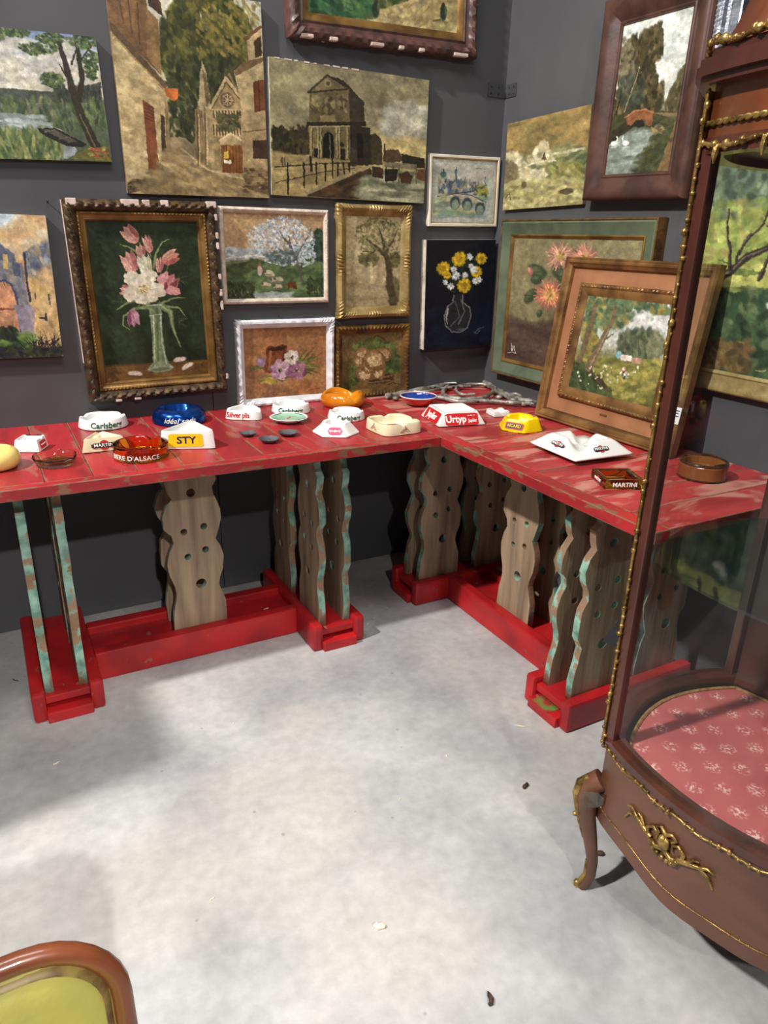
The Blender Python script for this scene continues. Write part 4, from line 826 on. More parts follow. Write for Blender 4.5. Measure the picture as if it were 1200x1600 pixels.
# ---- the big picture hanging high (only its lower edge is in view)
w, h = .735, .56
r = picture('landscape in a chipped rosewood and gilt frame hanging above the canal picture', 'b', -.549, 1.955+h/2, 1.6, 'framed_painting')
p = Paint([(190, -560), (890, -500), (878, 170), (205, 95)], 250*D2, 190*D2, 4).bg([(0, (150, 165, 170)), (.3, (170, 170, 140)), (.5, (90, 100, 56)), (1, (110, 104, 56))])
p.dabs(900, (190, -400, 890, 60), (20, 50), [(66, 84, 46), (88, 100, 54), (52, 70, 42), (112, 116, 62)], 30, 60, 1.8); p.poly([(330, 105), (520, 70), (640, 20), (720, -60), (900, -60), (885, 170), (480, 125)], (184, 164, 104)); p.dabs(400, [(330, 105), (560, 60), (720, -20), (885, -10), (880, 168), (480, 125)], (10, 26), [(202, 182, 124), (166, 144, 88), (150, 128, 78), (190, 168, 108)], -15, 25, 3, .6); p.dabs(350, (200, 0, 480, 100), (14, 30), [(50, 96, 60), (70, 110, 62), (38, 74, 50), (92, 120, 66)], 40, 60)
for x, y in ((490, 65), (805, 70)): p.ell(x, y, 17, 40, (44, 56, 40)); p.ell(x, y-36, 9, 11, (60, 50, 40)); p.line([(x-14, y+35), (x-50, y+40)], 8, (104, 88, 52)); p.ell(x+12, y-10, 7, 22, (84, 96, 66))
p.nz(.08, 30); canvas_obj(r, p, w-.15, h-.15, .022)
body(r, w-.02, h-.02, .0, .02, 'canvas_edge_dark', 'backing')
def mod_top(s, t, d, edge, f):
    k = math.exp(-(edge/.035)**2); return (0, (0.008*k*(math.sin(s*220)*.6+1)+0.0022*math.sin(s*150+t*200)) if t < .035 else 0)
frame_obj(r, 'frame', w, h, [(0, 0), (0, .03), (.006, .044), (.018, .05), (.03, .046), (.036, .036), (.045, .033), (.052, .036), (.056, .03), (.056, .01)], 'rosewood', .008, mod_top)
frame_obj(r, 'gilt_slip', w-.104, h-.104, [(0, .012), (0, .031), (.01, .03), (.026, .0225), (.028, .018)], 'gilt')
for fx, ww in ((-.9, .045), (-.62, .03), (-.2, .05), (.1, .02), (.32, .022), (.72, .06)): MB().box((fx*w/2, -h/2+.001, .03), (fx*w/2+ww, -h/2+.012, .0515), .003).build('plaster_chip', 'plaster', r)

# ---- framed city print
r = picture('small watercolour print of a domed riverside city in thin ivory frame', 'b', -.174, 1.52, 1.2, 'framed_print'); w, h = .328, .255
p = Paint([(95, 617), (347, 622), (335, 872), (85, 878)], 100*D2, 104*D2, 5).bg([(0, (222, 216, 206)), (1, (214, 208, 198))])
p.poly([(113, 648), (310, 652), (302, 846), (110, 842)], (216, 204, 186)); p.dabs(60, (115, 655, 300, 700), (20, 40), [(214, 196, 176), (200, 190, 184), (222, 212, 196)], 0, 20, 3, .5); p.line([(264, 654), (304, 656)], 3, (120, 112, 104))
p.poly([(118, 708), (130, 690), (150, 692), (165, 708), (225, 706), (285, 716), (285, 745), (250, 750), (118, 762)], (150, 148, 140)); p.dabs(160, (118, 705, 285, 755), (5, 12), [(90, 104, 140), (190, 180, 150), (70, 80, 110), (200, 190, 170), (150, 140, 110)], 90, 20); p.ell(138, 682, 12, 12, (70, 110, 100)); p.line([(138, 660), (138, 680)], 4, (60, 80, 80)); p.line([(188, 664), (188, 715)], 8, (90, 96, 120)); p.line([(188, 655), (188, 670)], 3, (50, 60, 80))
for x, y in ((225, 690), (220, 700), (240, 698), (262, 705), (302, 690), (160, 700)): p.line([(x, y), (x, y+25)], 3, (64, 72, 104))
p.line([(115, 772), (160, 760), (250, 745), (300, 728)], 5, (60, 70, 110)); p.dabs(60, (115, 765, 300, 845), (10, 26), [(190, 196, 150), (160, 180, 190), (206, 196, 130), (140, 160, 130)], 0, 20, 3, .6); p.poly([(150, 770), (185, 758), (240, 762), (306, 790), (304, 812), (240, 780), (185, 776), (152, 790)], (212, 196, 164)); p.line([(150, 768), (185, 756), (240, 760), (306, 788)], 3, (60, 60, 90))
for x, y in ((184, 793), (232, 797), (282, 812)): p.ell(x, y, 20, 26, (60, 66, 92)); p.ell(x, y+7, 14, 20, (150, 164, 140))
p.dabs(40, (262, 720, 306, 760), (6, 12), [(200, 180, 60), (150, 160, 70), (80, 90, 90)], 30, 60); p.line([(116, 846), (230, 850)], 2, (150, 144, 136)); p.nz(.02, 40)
canvas_obj(r, p, w-.024, h-.024, .011, 'watercolour_print', .6); body(r, w-.01, h-.01, 0, .0105, 'canvas_edge_dark', 'backing')
frame_obj(r, 'frame', w, h, [(0, 0), (0, .016), (.002, .018), (.009, .018), (.011, .0155), (.0115, .011)], 'ivory_slip', .1); frame_obj(r, 'gilt_slip', w-.022, h-.022, [(0, .01), (0, .0155), (.0025, .0155), (.004, .0125), (.004, .01)], 'gilt_bright', .1)
mobj('glass_pane', [(-w/2+.012, -h/2+.012, .0132), (w/2-.012, -h/2+.012, .0132), (w/2-.012, h/2-.012, .0132), (-w/2+.012, h/2-.012, .0132)], [(0, 1, 2, 3)], 'pane', r)

# ---- yellow and white flowers on navy (unframed)
r = picture('unframed navy painting of yellow and white flowers in glass vase', 'b', -.182, 1.131, 1.2, 'canvas_painting', 'unframed canvases'); w, h = .333, .424
p = Paint([(62, 937), (338, 940), (312, 1350), (57, 1367)], 108*D2, 170*D2, 6).bg([(0, (22, 24, 34)), (.5, (18, 20, 32)), (1, (16, 20, 34))])
p.dabs(60, (62, 1200, 320, 1360), (20, 50), [(24, 34, 58), (18, 24, 40)], 30, 60, 2, .4); p.dabs(120, ('e', 205, 1075, 80, 75), (8, 18), [(30, 50, 34), (44, 66, 40), (24, 38, 30)], 30, 80, 2, .8)
p.poly([(168, 1155), (208, 1155), (206, 1185), (232, 1205), (240, 1240), (225, 1285), (195, 1303), (165, 1300), (140, 1270), (134, 1235), (148, 1200), (170, 1185)], (44, 46, 50), .8); p.line([(170, 1158), (170, 1185), (148, 1202), (135, 1236), (141, 1272), (166, 1300), (196, 1302), (225, 1285), (240, 1240), (232, 1205), (207, 1185), (207, 1158)], 4, (130, 134, 134), al=.8); p.line([(150, 1210), (143, 1240), (150, 1270)], 6, (176, 180, 178), 2); p.line([(200, 1175), (215, 1220), (190, 1270)], 5, (100, 104, 100)); p.line([(178, 1180), (195, 1240), (160, 1280)], 4, (84, 92, 84)); p.ell(200, 1290, 18, 6, (110, 112, 110), 0, .6)
for x, y, q in ((130, 1052, 27), (193, 1016, 28), (280, 1014, 22), (213, 1122, 28), (262, 1068, 22), (147, 1080, 14)): p.ell(x, y, q*.9, q, (150, 110, 14)); p.bloom(x, y, q, [(214, 172, 22), (236, 200, 40), (190, 140, 16)], 11, 3, 1.8)
for x, y, q in ((235, 1008, 14), (180, 1082, 18), (171, 1056, 13), (216, 1082, 13), (250, 1058, 15), (138, 1107, 12), (160, 1124, 14), (258, 1103, 14), (272, 1097, 12), (240, 1045, 11)): p.bloom(x, y, q, [(206, 210, 212), (228, 230, 230), (180, 184, 190)], 8, 2, 1.6)
p.line([(255, 1305), (270, 1290), (290, 1282)], 4, (74, 82, 90)); p.line([(250, 1300), (262, 1308), (275, 1295)], 3, (80, 88, 96)); p.nz(.06, 40)
canvas_obj(r, p, w, h, .0355); body(r, w, h, 0, .0347, 'canvas_edge')

# ---- blossom tree
r = picture('white-blossom tree above sheep in a narrow ivory frame', 'b', -.964, 1.271, 0.1, 'framed_painting'); w, h = .405, .32
p = Paint([(52, 82), (472, 92), (472, 442), (67, 447)], 158*D2, 140*D2, 7).bg([(0, (190, 152, 104)), (.35, (186, 150, 106)), (.5, (170, 150, 116)), (.6, (96, 112, 74)), (1, (60, 78, 50))])
p.poly([(55, 240), (200, 235), (200, 275), (60, 290)], (170, 176, 172)); p.dabs(60, (55, 235, 200, 265), (8, 20), [(190, 196, 196), (150, 160, 160)], 0, 40, 2, .7); p.line([(60, 275), (200, 262)], 6, (206, 200, 184))
p.poly([(60, 310), (150, 288), (260, 285), (472, 170), (472, 442), (67, 447)], (82, 104, 62)); p.dabs(450, [(60, 330), (200, 295), (472, 230), (472, 440), (67, 445)], (10, 24), [(96, 120, 70), (70, 94, 56), (112, 132, 80), (58, 80, 50)], -15, 25, 3, .6); p.dabs(130, ('e', 455, 225, 26, 60), (10, 22), [(56, 76, 62), (70, 92, 72), (44, 62, 52)], 60, 60); p.dabs(120, [(62, 320), (190, 285), (200, 310), (70, 350)], (10, 20), [(60, 74, 44), (80, 92, 56)], 20, 40)
for q in ([(378, 374), (372, 330), (350, 270), (325, 200), (318, 130)], [(362, 305), (330, 270), (270, 230), (225, 190)], [(352, 275), (390, 210), (420, 150)], [(335, 235), (290, 170), (265, 120)], [(370, 320), (400, 270), (430, 240)], [(330, 270), (290, 265), (240, 270)], [(345, 250), (365, 180), (372, 120)]): p.line(q, 11, (84, 78, 72), 3)
p.dabs(1000, ('e', 305, 205, 128, 105), (4, 9), [(196, 208, 214), (214, 222, 224), (160, 178, 190), (130, 148, 164), (228, 232, 232)], 0, 90, 1.4, .75); p.dabs(260, ('e', 230, 190, 80, 60), (4, 8), [(210, 216, 214), (180, 192, 196)], 0, 90, 1.4, .7); p.dabs(220, ('e', 380, 260, 60, 50), (4, 8), [(170, 186, 200), (206, 214, 218)], 0, 90, 1.4, .7); p.dabs(90, ('e', 290, 270, 70, 30), (6, 12), [(90, 108, 110), (70, 90, 84)], 0, 60, 2, .6)
for q in ([(378, 374), (372, 330), (350, 270), (325, 200)], [(352, 275), (390, 210)], [(335, 235), (290, 170)]): p.line(q, 8, (96, 92, 88), 3)
for x, y in ((245, 345), (228, 386), (262, 370), (276, 395), (238, 335), (280, 366)): p.ell(x, y, 19, 11, (196, 184, 150)); p.ell(x-15, y-4, 6, 6, (96, 84, 66)); p.ell(x, y+8, 15, 4, (120, 116, 84))
p.ell(202, 326, 10, 22, (190, 160, 140)); p.ell(202, 303, 6, 7, (150, 100, 70)); p.ell(335, 386, 20, 14, (110, 56, 30)); p.ell(350, 398, 7, 8, (96, 48, 26)); p.line([(322, 392), (322, 406)], 4, (84, 44, 26)); p.line([(342, 392), (342, 406)], 4, (84, 44, 26)); p.dabs(50, (100, 420, 330, 445), (8, 20), [(176, 184, 176), (150, 160, 150)], 0, 15, 4, .6); p.dabs(160, (67, 380, 180, 445), (4, 8), [(48, 56, 34), (70, 76, 44)], 80, 40, 4); p.dabs(100, (400, 360, 470, 440), (5, 9), [(48, 60, 38), (66, 80, 46)], 80, 40, 3); p.nz(.05, 40)
canvas_obj(r, p, w-.032, h-.032, .01); body(r, w-.01, h-.01, 0, .0095, 'canvas_edge_dark', 'backing'); frame_obj(r, 'frame', w, h, [(0, 0), (0, .014), (.003, .019), (.008, .021), (.013, .019), (.016, .015), (.018, .0095)], 'ivory_paint', .004, carve(.0016, .011, .002, .014, 1.2))

# ---- willow tree in gold frame
r = picture('faded single tree picture in a scalloped gold frame', 'b', -.572, 1.254, 0.6, 'framed_painting'); w, h = .312, .404
p = Paint([(570, 97), (800, 100), (790, 480), (570, 490)], 88*D2, 145*D2, 8).bg([(0, (184, 166, 122)), (.5, (190, 170, 124)), (.75, (182, 162, 116)), (.82, (156, 138, 98)), (.9, (140, 122, 84)), (1, (150, 128, 86))])
p.dabs(80, (570, 100, 795, 400), (20, 50), [(196, 178, 132), (176, 156, 112)], 90, 12, 4, .4); p.dabs(120, (570, 395, 790, 485), (14, 36), [(164, 146, 104), (134, 116, 80), (186, 168, 124)], 0, 8, 5, .5); p.dabs(60, ('e', 770, 400, 30, 28), (10, 20), [(122, 112, 76), (104, 98, 68)], 60, 60)
p.dabs(300, ('e', 705, 185, 98, 82), (5, 9), [(120, 112, 66), (98, 94, 54), (140, 130, 80), (84, 80, 48)], 30, 90, 1.8, .6); p.dabs(80, ('e', 665, 285, 38, 24), (7, 13), [(116, 108, 64), (98, 94, 56)], 0, 90); p.dabs(80, ('e', 770, 285, 22, 30), (7, 13), [(110, 104, 62), (96, 90, 54)], 0, 90)
p.line([(764, 470), (752, 400), (748, 330), (738, 280), (722, 240)], 34, (82, 68, 48), 20); p.line([(724, 262), (690, 225), (650, 195)], 13, (82, 68, 48), 5); p.line([(730, 250), (722, 200), (700, 140)], 14, (82, 68, 48), 4); p.line([(736, 250), (765, 200), (785, 150)], 11, (82, 68, 48), 4); p.line([(745, 290), (770, 262), (790, 250)], 8, (82, 68, 48), 4); p.line([(692, 240), (680, 255), (640, 250)], 8, (90, 74, 52), 4); p.ell(764, 455, 24, 14, (92, 76, 54)); p.dabs(160, ('e', 715, 175, 90, 72), (4, 8), [(128, 120, 72), (106, 100, 58), (150, 138, 88)], 30, 90, 1.6, .6); p.nz(.05, 46)
canvas_obj(r, p, w-.074, h-.074, .014); body(r, w-.02, h-.02, 0, .0135, 'canvas_edge_dark', 'backing')
def mod_sc(s, t, d, edge, f):
    k = math.exp(-(edge/.05)**2); m = math.exp(-((f-.5)/.1)**2)
    a = 0.0; dt = 0.0
    if .0005 < t < .024: a = .0045*(k+m)*math.sin(s*2*PI/.013+t*120)+.003*k
    if t < .012: dt = -.004*(k+m*.5)*abs(math.sin(s*2*PI/.026))
    return (dt, a)
frame_obj(r, 'frame', w, h, [(0, 0), (0, .024), (.004, .03), (.012, .034), (.02, .031), (.026, .024), (.032, .022), (.038, .016), (.04, .0135)], 'gilt_pale', .004, mod_sc)

# ---- anemones in white frame (standing on the table)
w, h = .385, .315
r = picture('purple anemones beside a brown jug in a white carved frame', 'b', -.935, TZ+h/2, -0.2, 'framed_painting')
p = Paint([(133, 567), (490, 560), (490, 850), (143, 868)], 136*D2, 114*D2, 9).bg([(0, (160, 100, 58)), (.4, (176, 112, 64)), (.6, (190, 134, 82)), (.75, (184, 132, 84)), (1, (150, 104, 68))])
p.dabs(160, (135, 565, 490, 860), (24, 60), [(186, 120, 68), (160, 104, 62), (198, 146, 92), (140, 92, 58)], 20, 40, 2, .35)
p.poly([(232, 648), (245, 640), (275, 646), (300, 636), (322, 642), (318, 672), (320, 705), (305, 750), (228, 758), (218, 742), (232, 690)], (112, 54, 30), c2=(140, 74, 38)); p.poly([(236, 650), (275, 648), (318, 644), (310, 662), (245, 664)], (60, 28, 20)); p.line([(250, 668), (246, 720), (236, 748)], 12, (176, 104, 58), 6, .7); p.line([(308, 668), (300, 740)], 10, (78, 36, 22), 8, .7)
lf = [(112, 110, 52), (134, 128, 66), (88, 90, 44), (150, 140, 78)]
for k in range(52): x0, y0 = 350+p.r.uniform(-20, 40), 740+p.r.uniform(-25, 20); a = p.r.uniform(-1.1, .55); L_ = p.r.uniform(50, 105); p.line([(x0, y0), (x0+L_*.5*math.cos(a), y0+L_*.5*math.sin(a)-6), (x0+L_*math.cos(a), y0+L_*math.sin(a))], 9, lf[k % 4], 2)
for k in range(26): x0, y0 = 250+p.r.uniform(-20, 60), 780+p.r.uniform(-8, 8); a = p.r.uniform(2.4, 3.9) if k % 2 else p.r.uniform(.2, .9); L_ = p.r.uniform(25, 60); p.line([(x0, y0), (x0+L_*math.cos(a), y0+L_*math.sin(a)*.5)], 8, lf[k % 4], 2)
for k in range(12): a = p.r.uniform(2.6, 3.8); p.line([(222, 735), (222+60*math.cos(a), 735+30*math.sin(a))], 6, (104, 98, 56), 2)
p.ell(208, 710, 20, 17, (146, 108, 140)); p.ell(203, 704, 10, 8, (176, 140, 168)); p.dabs(20, (215, 780, 270, 800), (8, 14), [(206, 170, 50), (180, 150, 60)], 0, 60)
for x, y, q, cs in ((364, 750, 46, [(146, 88, 114), (178, 122, 146), (116, 60, 88)]), (340, 692, 36, [(206, 194, 176), (232, 224, 208), (176, 160, 142)]), (290, 745, 50, [(172, 124, 146), (206, 166, 182), (142, 92, 120)])):
    for k in range(6):
        a = PI/3*k+.3; p.blob(x+q*.45*math.cos(a), y+q*.42*math.sin(a), q*.5, q*.4, math.degrees(a), cs[k % 2 if k % 3 else 2], .14, 16, cs[1])
        for m_ in (-.3, 0, .3): p.line([(x, y), (x+q*.85*math.cos(a+m_), y+q*.8*math.sin(a+m_))], 2.4, cs[2], 1.4, .45)
    p.blob(x, y+2, q*.3, q*.26, 0, cs[1], .2); p.ell(x, y+2, q*.17, q*.15, (56, 32, 46)); p.dabs(14, ('e', x, y+2, q*.26, q*.24), (3, 5), [(60, 34, 50), (200, 180, 140)], 0, 90)
p.line([(415, 835), (450, 828), (470, 830)], 3, (150, 60, 40)); p.nz(.05, 40)
canvas_obj(r, p, w-.056, h-.056, .012); body(r, w-.02, h-.02, 0, .0115, 'canvas_edge_dark', 'backing')
def mod_w(s, t, d, edge, f):
    k = math.exp(-(edge/.045)**2); return (-.003*k*abs(math.sin(s*2*PI/.03)) if t < .008 else 0, (.003*k*math.sin(s*2*PI/.012+t*150)+.0012*math.sin(s*2*PI/.04)) if .0005 < t < .02 else 0)
frame_obj(r, 'frame', w, h, [(0, 0), (0, .022), (.004, .028), (.011, .03), (.018, .026), (.022, .019), (.027, .016), (.029, .0115)], 'white_paint', .004, mod_w)

# ---- rose basket (standing on the table)
w, h = .333, .285
r = picture('cream roses in a wicker basket inside a small carved bronze-gold frame', 'b', -.569, TZ+h/2, 0.3, 'framed_painting')
p = Paint([(555, 590), (810, 575), (805, 790), (555, 808)], 100*D2, 86*D2, 10).bg([(0, (128, 104, 60)), (.5, (118, 94, 54)), (1, (104, 78, 44))])
p.dabs(80, (555, 580, 808, 800), (20, 44), [(134, 110, 64), (108, 84, 48), (142, 112, 62)], 20, 50, 2, .4)
p.line([(655, 660), (670, 615), (700, 594), (730, 606), (752, 640), (765, 690)], 7, (96, 66, 36)); p.line([(660, 655), (675, 618), (702, 600), (728, 612), (748, 645), (760, 690)], 3, (150, 114, 64)); p.poly([(640, 755), (785, 715), (772, 765), (735, 782), (660, 782)], (88, 64, 38))
for k in range(6): p.line([(645+k*3, 752+k*5), (780-k*4, 722+k*9)], 4, (134, 104, 62) if k % 2 else (64, 44, 28))
p.dabs(150, ('e', 690, 650, 85, 34), (10, 22), [(84, 100, 44), (108, 122, 58), (66, 80, 38)], 30, 80, 1.8, .9); p.dabs(90, ('e', 762, 702, 45, 28), (12, 24), [(72, 92, 42), (98, 116, 54), (56, 72, 36)], 20, 70, 1.8); p.dabs(50, ('e', 608, 742, 22, 26), (10, 20), [(70, 86, 40), (92, 104, 50)], 70, 50); p.dabs(24, ('e', 585, 785, 26, 14), (8, 14), [(70, 80, 38), (88, 96, 46)], 20, 70)
for x, y, q in ((640, 668, 32), (730, 666, 32), (625, 694, 24), (705, 738, 32), (650, 742, 38), (668, 712, 34), (692, 688, 48)):
    p.blob(x, y, q*1.04, q*.9, 0, (132, 96, 54), .14, 20, (176, 138, 84))
    for k in range(7):
        a = k*2.4; f = 1-k*.11; p.blob(x+q*.34*f*math.cos(a), y+q*.3*f*math.sin(a), q*.5*f, q*.34*f, math.degrees(a)+90, [(210, 178, 124), (222, 196, 146), (192, 154, 100)][k % 3], .15, 14)
        p.line([(x+q*.62*f*math.cos(a-.6), y+q*.55*f*math.sin(a-.6)), (x+q*.66*f*math.cos(a), y+q*.58*f*math.sin(a)), (x+q*.62*f*math.cos(a+.6), y+q*.55*f*math.sin(a+.6))], 2.6, (150, 108, 62), 1.6, .6)
p.line([(745, 785), (770, 778), (800, 784)], 3, (70, 50, 30)); p.nz(.06, 40)
canvas_obj(r, p, w-.062, h-.062, .012); body(r, w-.02, h-.02, 0, .0115, 'canvas_edge_dark', 'backing')
frame_obj(r, 'frame', w, h, [(0, 0), (0, .018), (.004, .025), (.01, .029), (.016, .027), (.022, .022), (.027, .019), (.031, .0165), (.033, .0115)], 'gilt_dark', .003, carve(.0035, .017, .001, .025, .9))

# ---- tulips
r = picture('large pink and white tulips in glass vase, heavy bronze frame with plaster chips', 'b', -1.413, 1.122, 1.0, 'framed_painting'); w, h = .473, .631
p = Paint([(425, 128), (1045, 130), (1135, 985), (528, 1012)], 190*D2, 265*D2, 11).bg([(0, (42, 52, 34)), (.4, (40, 50, 32)), (.8, (34, 42, 26)), (1, (40, 40, 24))])
p.dabs(140, (430, 140, 1120, 900), (60, 140), [(48, 62, 40), (34, 44, 28), (54, 66, 42), (60, 76, 50)], 40, 60, 1.6, .25); p.ell(760, 300, 200, 200, (62, 76, 52), 0, .25, .9); p.ell(640, 760, 60, 70, (56, 70, 44), 0, .4, .9)
p.poly([(515, 918), (1125, 898), (1140, 990), (526, 1016)], (118, 80, 38), c2=(100, 66, 32)); p.dabs(70, (530, 925, 1125, 1005), (20, 50), [(134, 94, 46), (98, 66, 32)], 0, 8, 5, .4); p.line([(515, 922), (1125, 902)], 8, (84, 62, 32))
gl_ = (110, 126, 78)
for q, wd in (([(770, 590), (730, 550), (660, 560), (590, 605)], 30), ([(760, 590), (690, 600), (630, 640), (625, 690), (665, 718)], 18), ([(840, 580), (900, 620), (910, 690), (930, 750), (965, 825)], 34), ([(850, 570), (920, 545), (985, 540)], 14), ([(700, 290), (660, 265), (615, 252)], 14), ([(800, 380), (815, 300), (850, 240), (890, 225)], 16), ([(780, 560), (750, 600), (720, 600)], 20), ([(880, 590), (950, 600), (990, 650)], 12)): p.line(q, wd, gl_, 3); p.line(q, wd*.35, (150, 160, 104), 2, .7)
for q in ([(790, 560), (780, 400), (720, 240)], [(800, 560), (800, 400), (780, 290)], [(810, 560), (830, 450), (845, 395)], [(815, 560), (860, 440), (890, 350)], [(740, 560), (700, 600), (690, 620)]): p.line(q, 9, (92, 108, 64), 6)
for k in range(40): a = p.r.uniform(0, 2*PI); x, y = (940, 440) if k % 3 == 0 else ((950, 680) if k % 3 == 1 else (620, 560)); p.line([(x, y), (x+60*math.cos(a), y+45*math.sin(a))], 2.5, (78, 92, 58), 1.5, .6)
va = (126, 140, 104)
p.poly([(772, 582), (852, 576), (850, 690), (872, 860), (895, 915), (925, 940), (905, 958), (790, 962), (768, 944), (798, 905), (794, 760), (782, 650)], va, .85); p.line([(800, 640), (808, 800), (812, 930)], 10, (176, 188, 156), 8, .7); p.line([(842, 640), (852, 800), (880, 920)], 10, (168, 180, 148), 8, .7); p.line([(822, 600), (830, 900)], 16, (90, 108, 62), 10, .7); p.line([(812, 600), (818, 880)], 8, (104, 120, 74), 6, .7); p.line([(776, 640), (850, 632)], 5, (186, 196, 166), al=.8); p.ell(846, 944, 78, 19, (150, 160, 132), -2, .75); p.ell(846, 948, 56, 10, (96, 100, 70), -2, .8); p.line([(772, 584), (852, 578)], 6, (180, 190, 160))
pk = [(196, 130, 116), (222, 166, 148), (176, 102, 96)]
for q in ((672, 200, 40, 56, -48), (770, 250, 25, 50, -20), (668, 345, 44, 58, -28), (728, 292, 28, 40, -8), (836, 362, 23, 40, 4)): p.cup(*q, pk)
p.cup(898, 322, 38, 52, 62, [(198, 118, 100), (222, 160, 136), (168, 86, 78)]); p.cup(752, 358, 40, 56, -14, [(206, 204, 170), (228, 224, 196), (176, 176, 136)]); p.cup(648, 500, 30, 38, -75, pk)
rd = [(186, 106, 106), (214, 148, 142), (146, 66, 72)]; p.cup(886, 462, 56, 60, 30, rd); p.blob(912, 502, 44, 24, 12, (206, 134, 130), .15, shade=(222, 160, 152)); p.blob(866, 478, 18, 26, 12, (140, 56, 64), .2); p.blob(850, 440, 26, 30, -30, (210, 146, 142), .18)
for dx, dy, rx, ry, a in ((-52, -42, 56, 46, 30), (30, -52, 54, 40, -20), (76, 18, 58, 42, 10), (-62, 30, 54, 44, -20), (4, 50, 60, 40, 0), (50, 50, 40, 30, 30), (-10, -8, 60, 48, 0)):
    p.blob(740+dx, 482+dy, rx, ry, a, (214, 202, 174), .13, 22, (236, 226, 204))
    for k in range(4): p.line([(740+dx*.3, 484+dy*.3), (740+dx*1.2+p.r.uniform(-18, 18), 482+dy*1.2+p.r.uniform(-14, 14))], 3, (184, 166, 132), 1.6, .5)
p.ell(742, 488, 24, 20, (200, 176, 110), 0, .9, .8); p.dabs(34, ('e', 744, 488, 28, 23), (5, 9), [(226, 200, 120), (166, 138, 72), (236, 224, 190)], 0, 90); p.cup(684, 652, 36, 48, 170, [(164, 104, 124), (194, 142, 158), (132, 72, 96)])
for x, y, a in ((695, 968, 8), (958, 896, -8), (1006, 936, -25)): p.ell(x, y, 40, 17, (216, 190, 168), a); p.ell(x+8, y-4, 22, 8, (236, 216, 196), a); p.ell(x, y+14, 36, 5, (74, 50, 26), a, .7)
p.nz(.04, 30).nz(.04, 70); canvas_obj(r, p, w-.124, h-.124, .016, rough=.35); body(r, w-.02, h-.02, 0, .0155, 'canvas_edge_dark', 'backing')
frame_obj(r, 'carved_frame', w, h, [(0, 0), (0, .026), (.004, .036), (.01, .043), (.016, .046), (.022, .045), (.028, .04), (.033, .032), (.036, .027), (.038, .01)], 'bronze_carve', .0028, carve(.0052, .034, .001, .034, 1.4))
frame_obj(r, 'gilt_frame', w-.072, h-.072, [(0, .008), (0, .031), (.002, .0325), (.006, .0325), (.009, .028), (.018, .0235), (.022, .024), (.026, .02), (.028, .0155)], 'gilt', .004, lambda s, t, d, e, f: (0, .0012*math.sin(s*2*PI/.006)) if .001 < t < .007 else (0, 0))
for (ax_, f, ln) in (('t', .02, .03), ('t', .36, .055), ('t', .5, .022), ('t', .62, .024), ('t', .93, .04), ('r', .06, .02), ('r', .15, .02), ('r', .2, .022), ('r', .36, .018), ('r', .44, .022), ('r', .5, .03), ('r', .9, .018), ('b', .17, .02), ('b', .3, .022)):
    if ax_ == 't': b = ((-w/2+f*w, h/2-.019, .03), (min(-w/2+f*w+ln, w/2), h/2+.0006, .0475))
    elif ax_ == 'b': b = ((-w/2+f*w, -h/2-.0006, .03), (-w/2+f*w+ln, -h/2+.008, .0475))
    else: b = ((w/2-.009, h/2-f*h-ln, .03), (w/2+.0006, h/2-f*h, .048))
    MB().box(b[0], b[1], .0025).build('plaster_chip', 'plaster', r)
MB().box((-w/2-.0012, -h/2+.13, .0), (-w/2+.002, h/2-.004, .02)).build('pale_side_strip', 'plaster', r)

# ---- castle (unframed, runs out of frame)
r = picture('unframed sunset painting of a ruined castle gate', 'b', -1.916, 1.173, -0.5, 'canvas_painting', 'unframed canvases'); w, h = .42, .422
p = Paint([(-560, 104), (240, 122), (330, 853), (-540, 872)], 240*D2, 220*D2, 12).bg([(0, (196, 196, 190)), (.12, (226, 206, 150)), (.3, (226, 170, 110)), (.5, (214, 156, 116)), (1, (120, 110, 70))])
p.dabs(150, (-560, 110, 240, 300), (40, 90), [(232, 208, 150), (228, 182, 124), (222, 166, 120), (200, 206, 206)], 0, 30, 2, .4); p.dabs(12, (-40, 120, 50, 170), (30, 60), [(190, 210, 220)], 0, 20, 2, .5)
bl = [(110, 116, 138), (136, 136, 140), (92, 98, 120), (168, 156, 132)]
p.poly([(-560, 420), (-400, 300), (-250, 320), (-100, 280), (-60, 250), (0, 245), (40, 280), (75, 300), (78, 340), (110, 345), (165, 722), (-560, 760)], (124, 124, 134)); p.dabs(260, [(-560, 430), (-250, 330), (75, 300), (110, 345), (165, 720), (-560, 750)], (20, 50), bl, 80, 40, 1.8, .5)
p.poly([(-20, 250), (0, 244), (40, 300), (30, 330), (-20, 330)], (92, 98, 124)); p.poly([(36, 275), (76, 305), (74, 350), (40, 340)], (104, 108, 128)); p.poly([(14, 300), (38, 305), (42, 372), (16, 375)], (216, 186, 110)); p.poly([(60, 340), (100, 350), (104, 420), (66, 410)], (80, 88, 112))
p.poly([(-60, 470), (-20, 440), (20, 432), (52, 460), (72, 520), (82, 590), (88, 700), (-80, 720)], (216, 150, 108)); p.line([(-60, 470), (-20, 438), (20, 430), (54, 458), (76, 520), (86, 600), (92, 710)], 12, (70, 76, 104)); p.line([(-60, 580), (100, 582)], 10, (150, 84, 62)); p.poly([(-60, 590), (60, 590), (55, 690), (-60, 700)], (190, 138, 100)); p.line([(10, 440), (20, 470)], 5, (70, 70, 90)); p.poly([(60, 560), (150, 560), (168, 722), (95, 716)], (140, 132, 150))
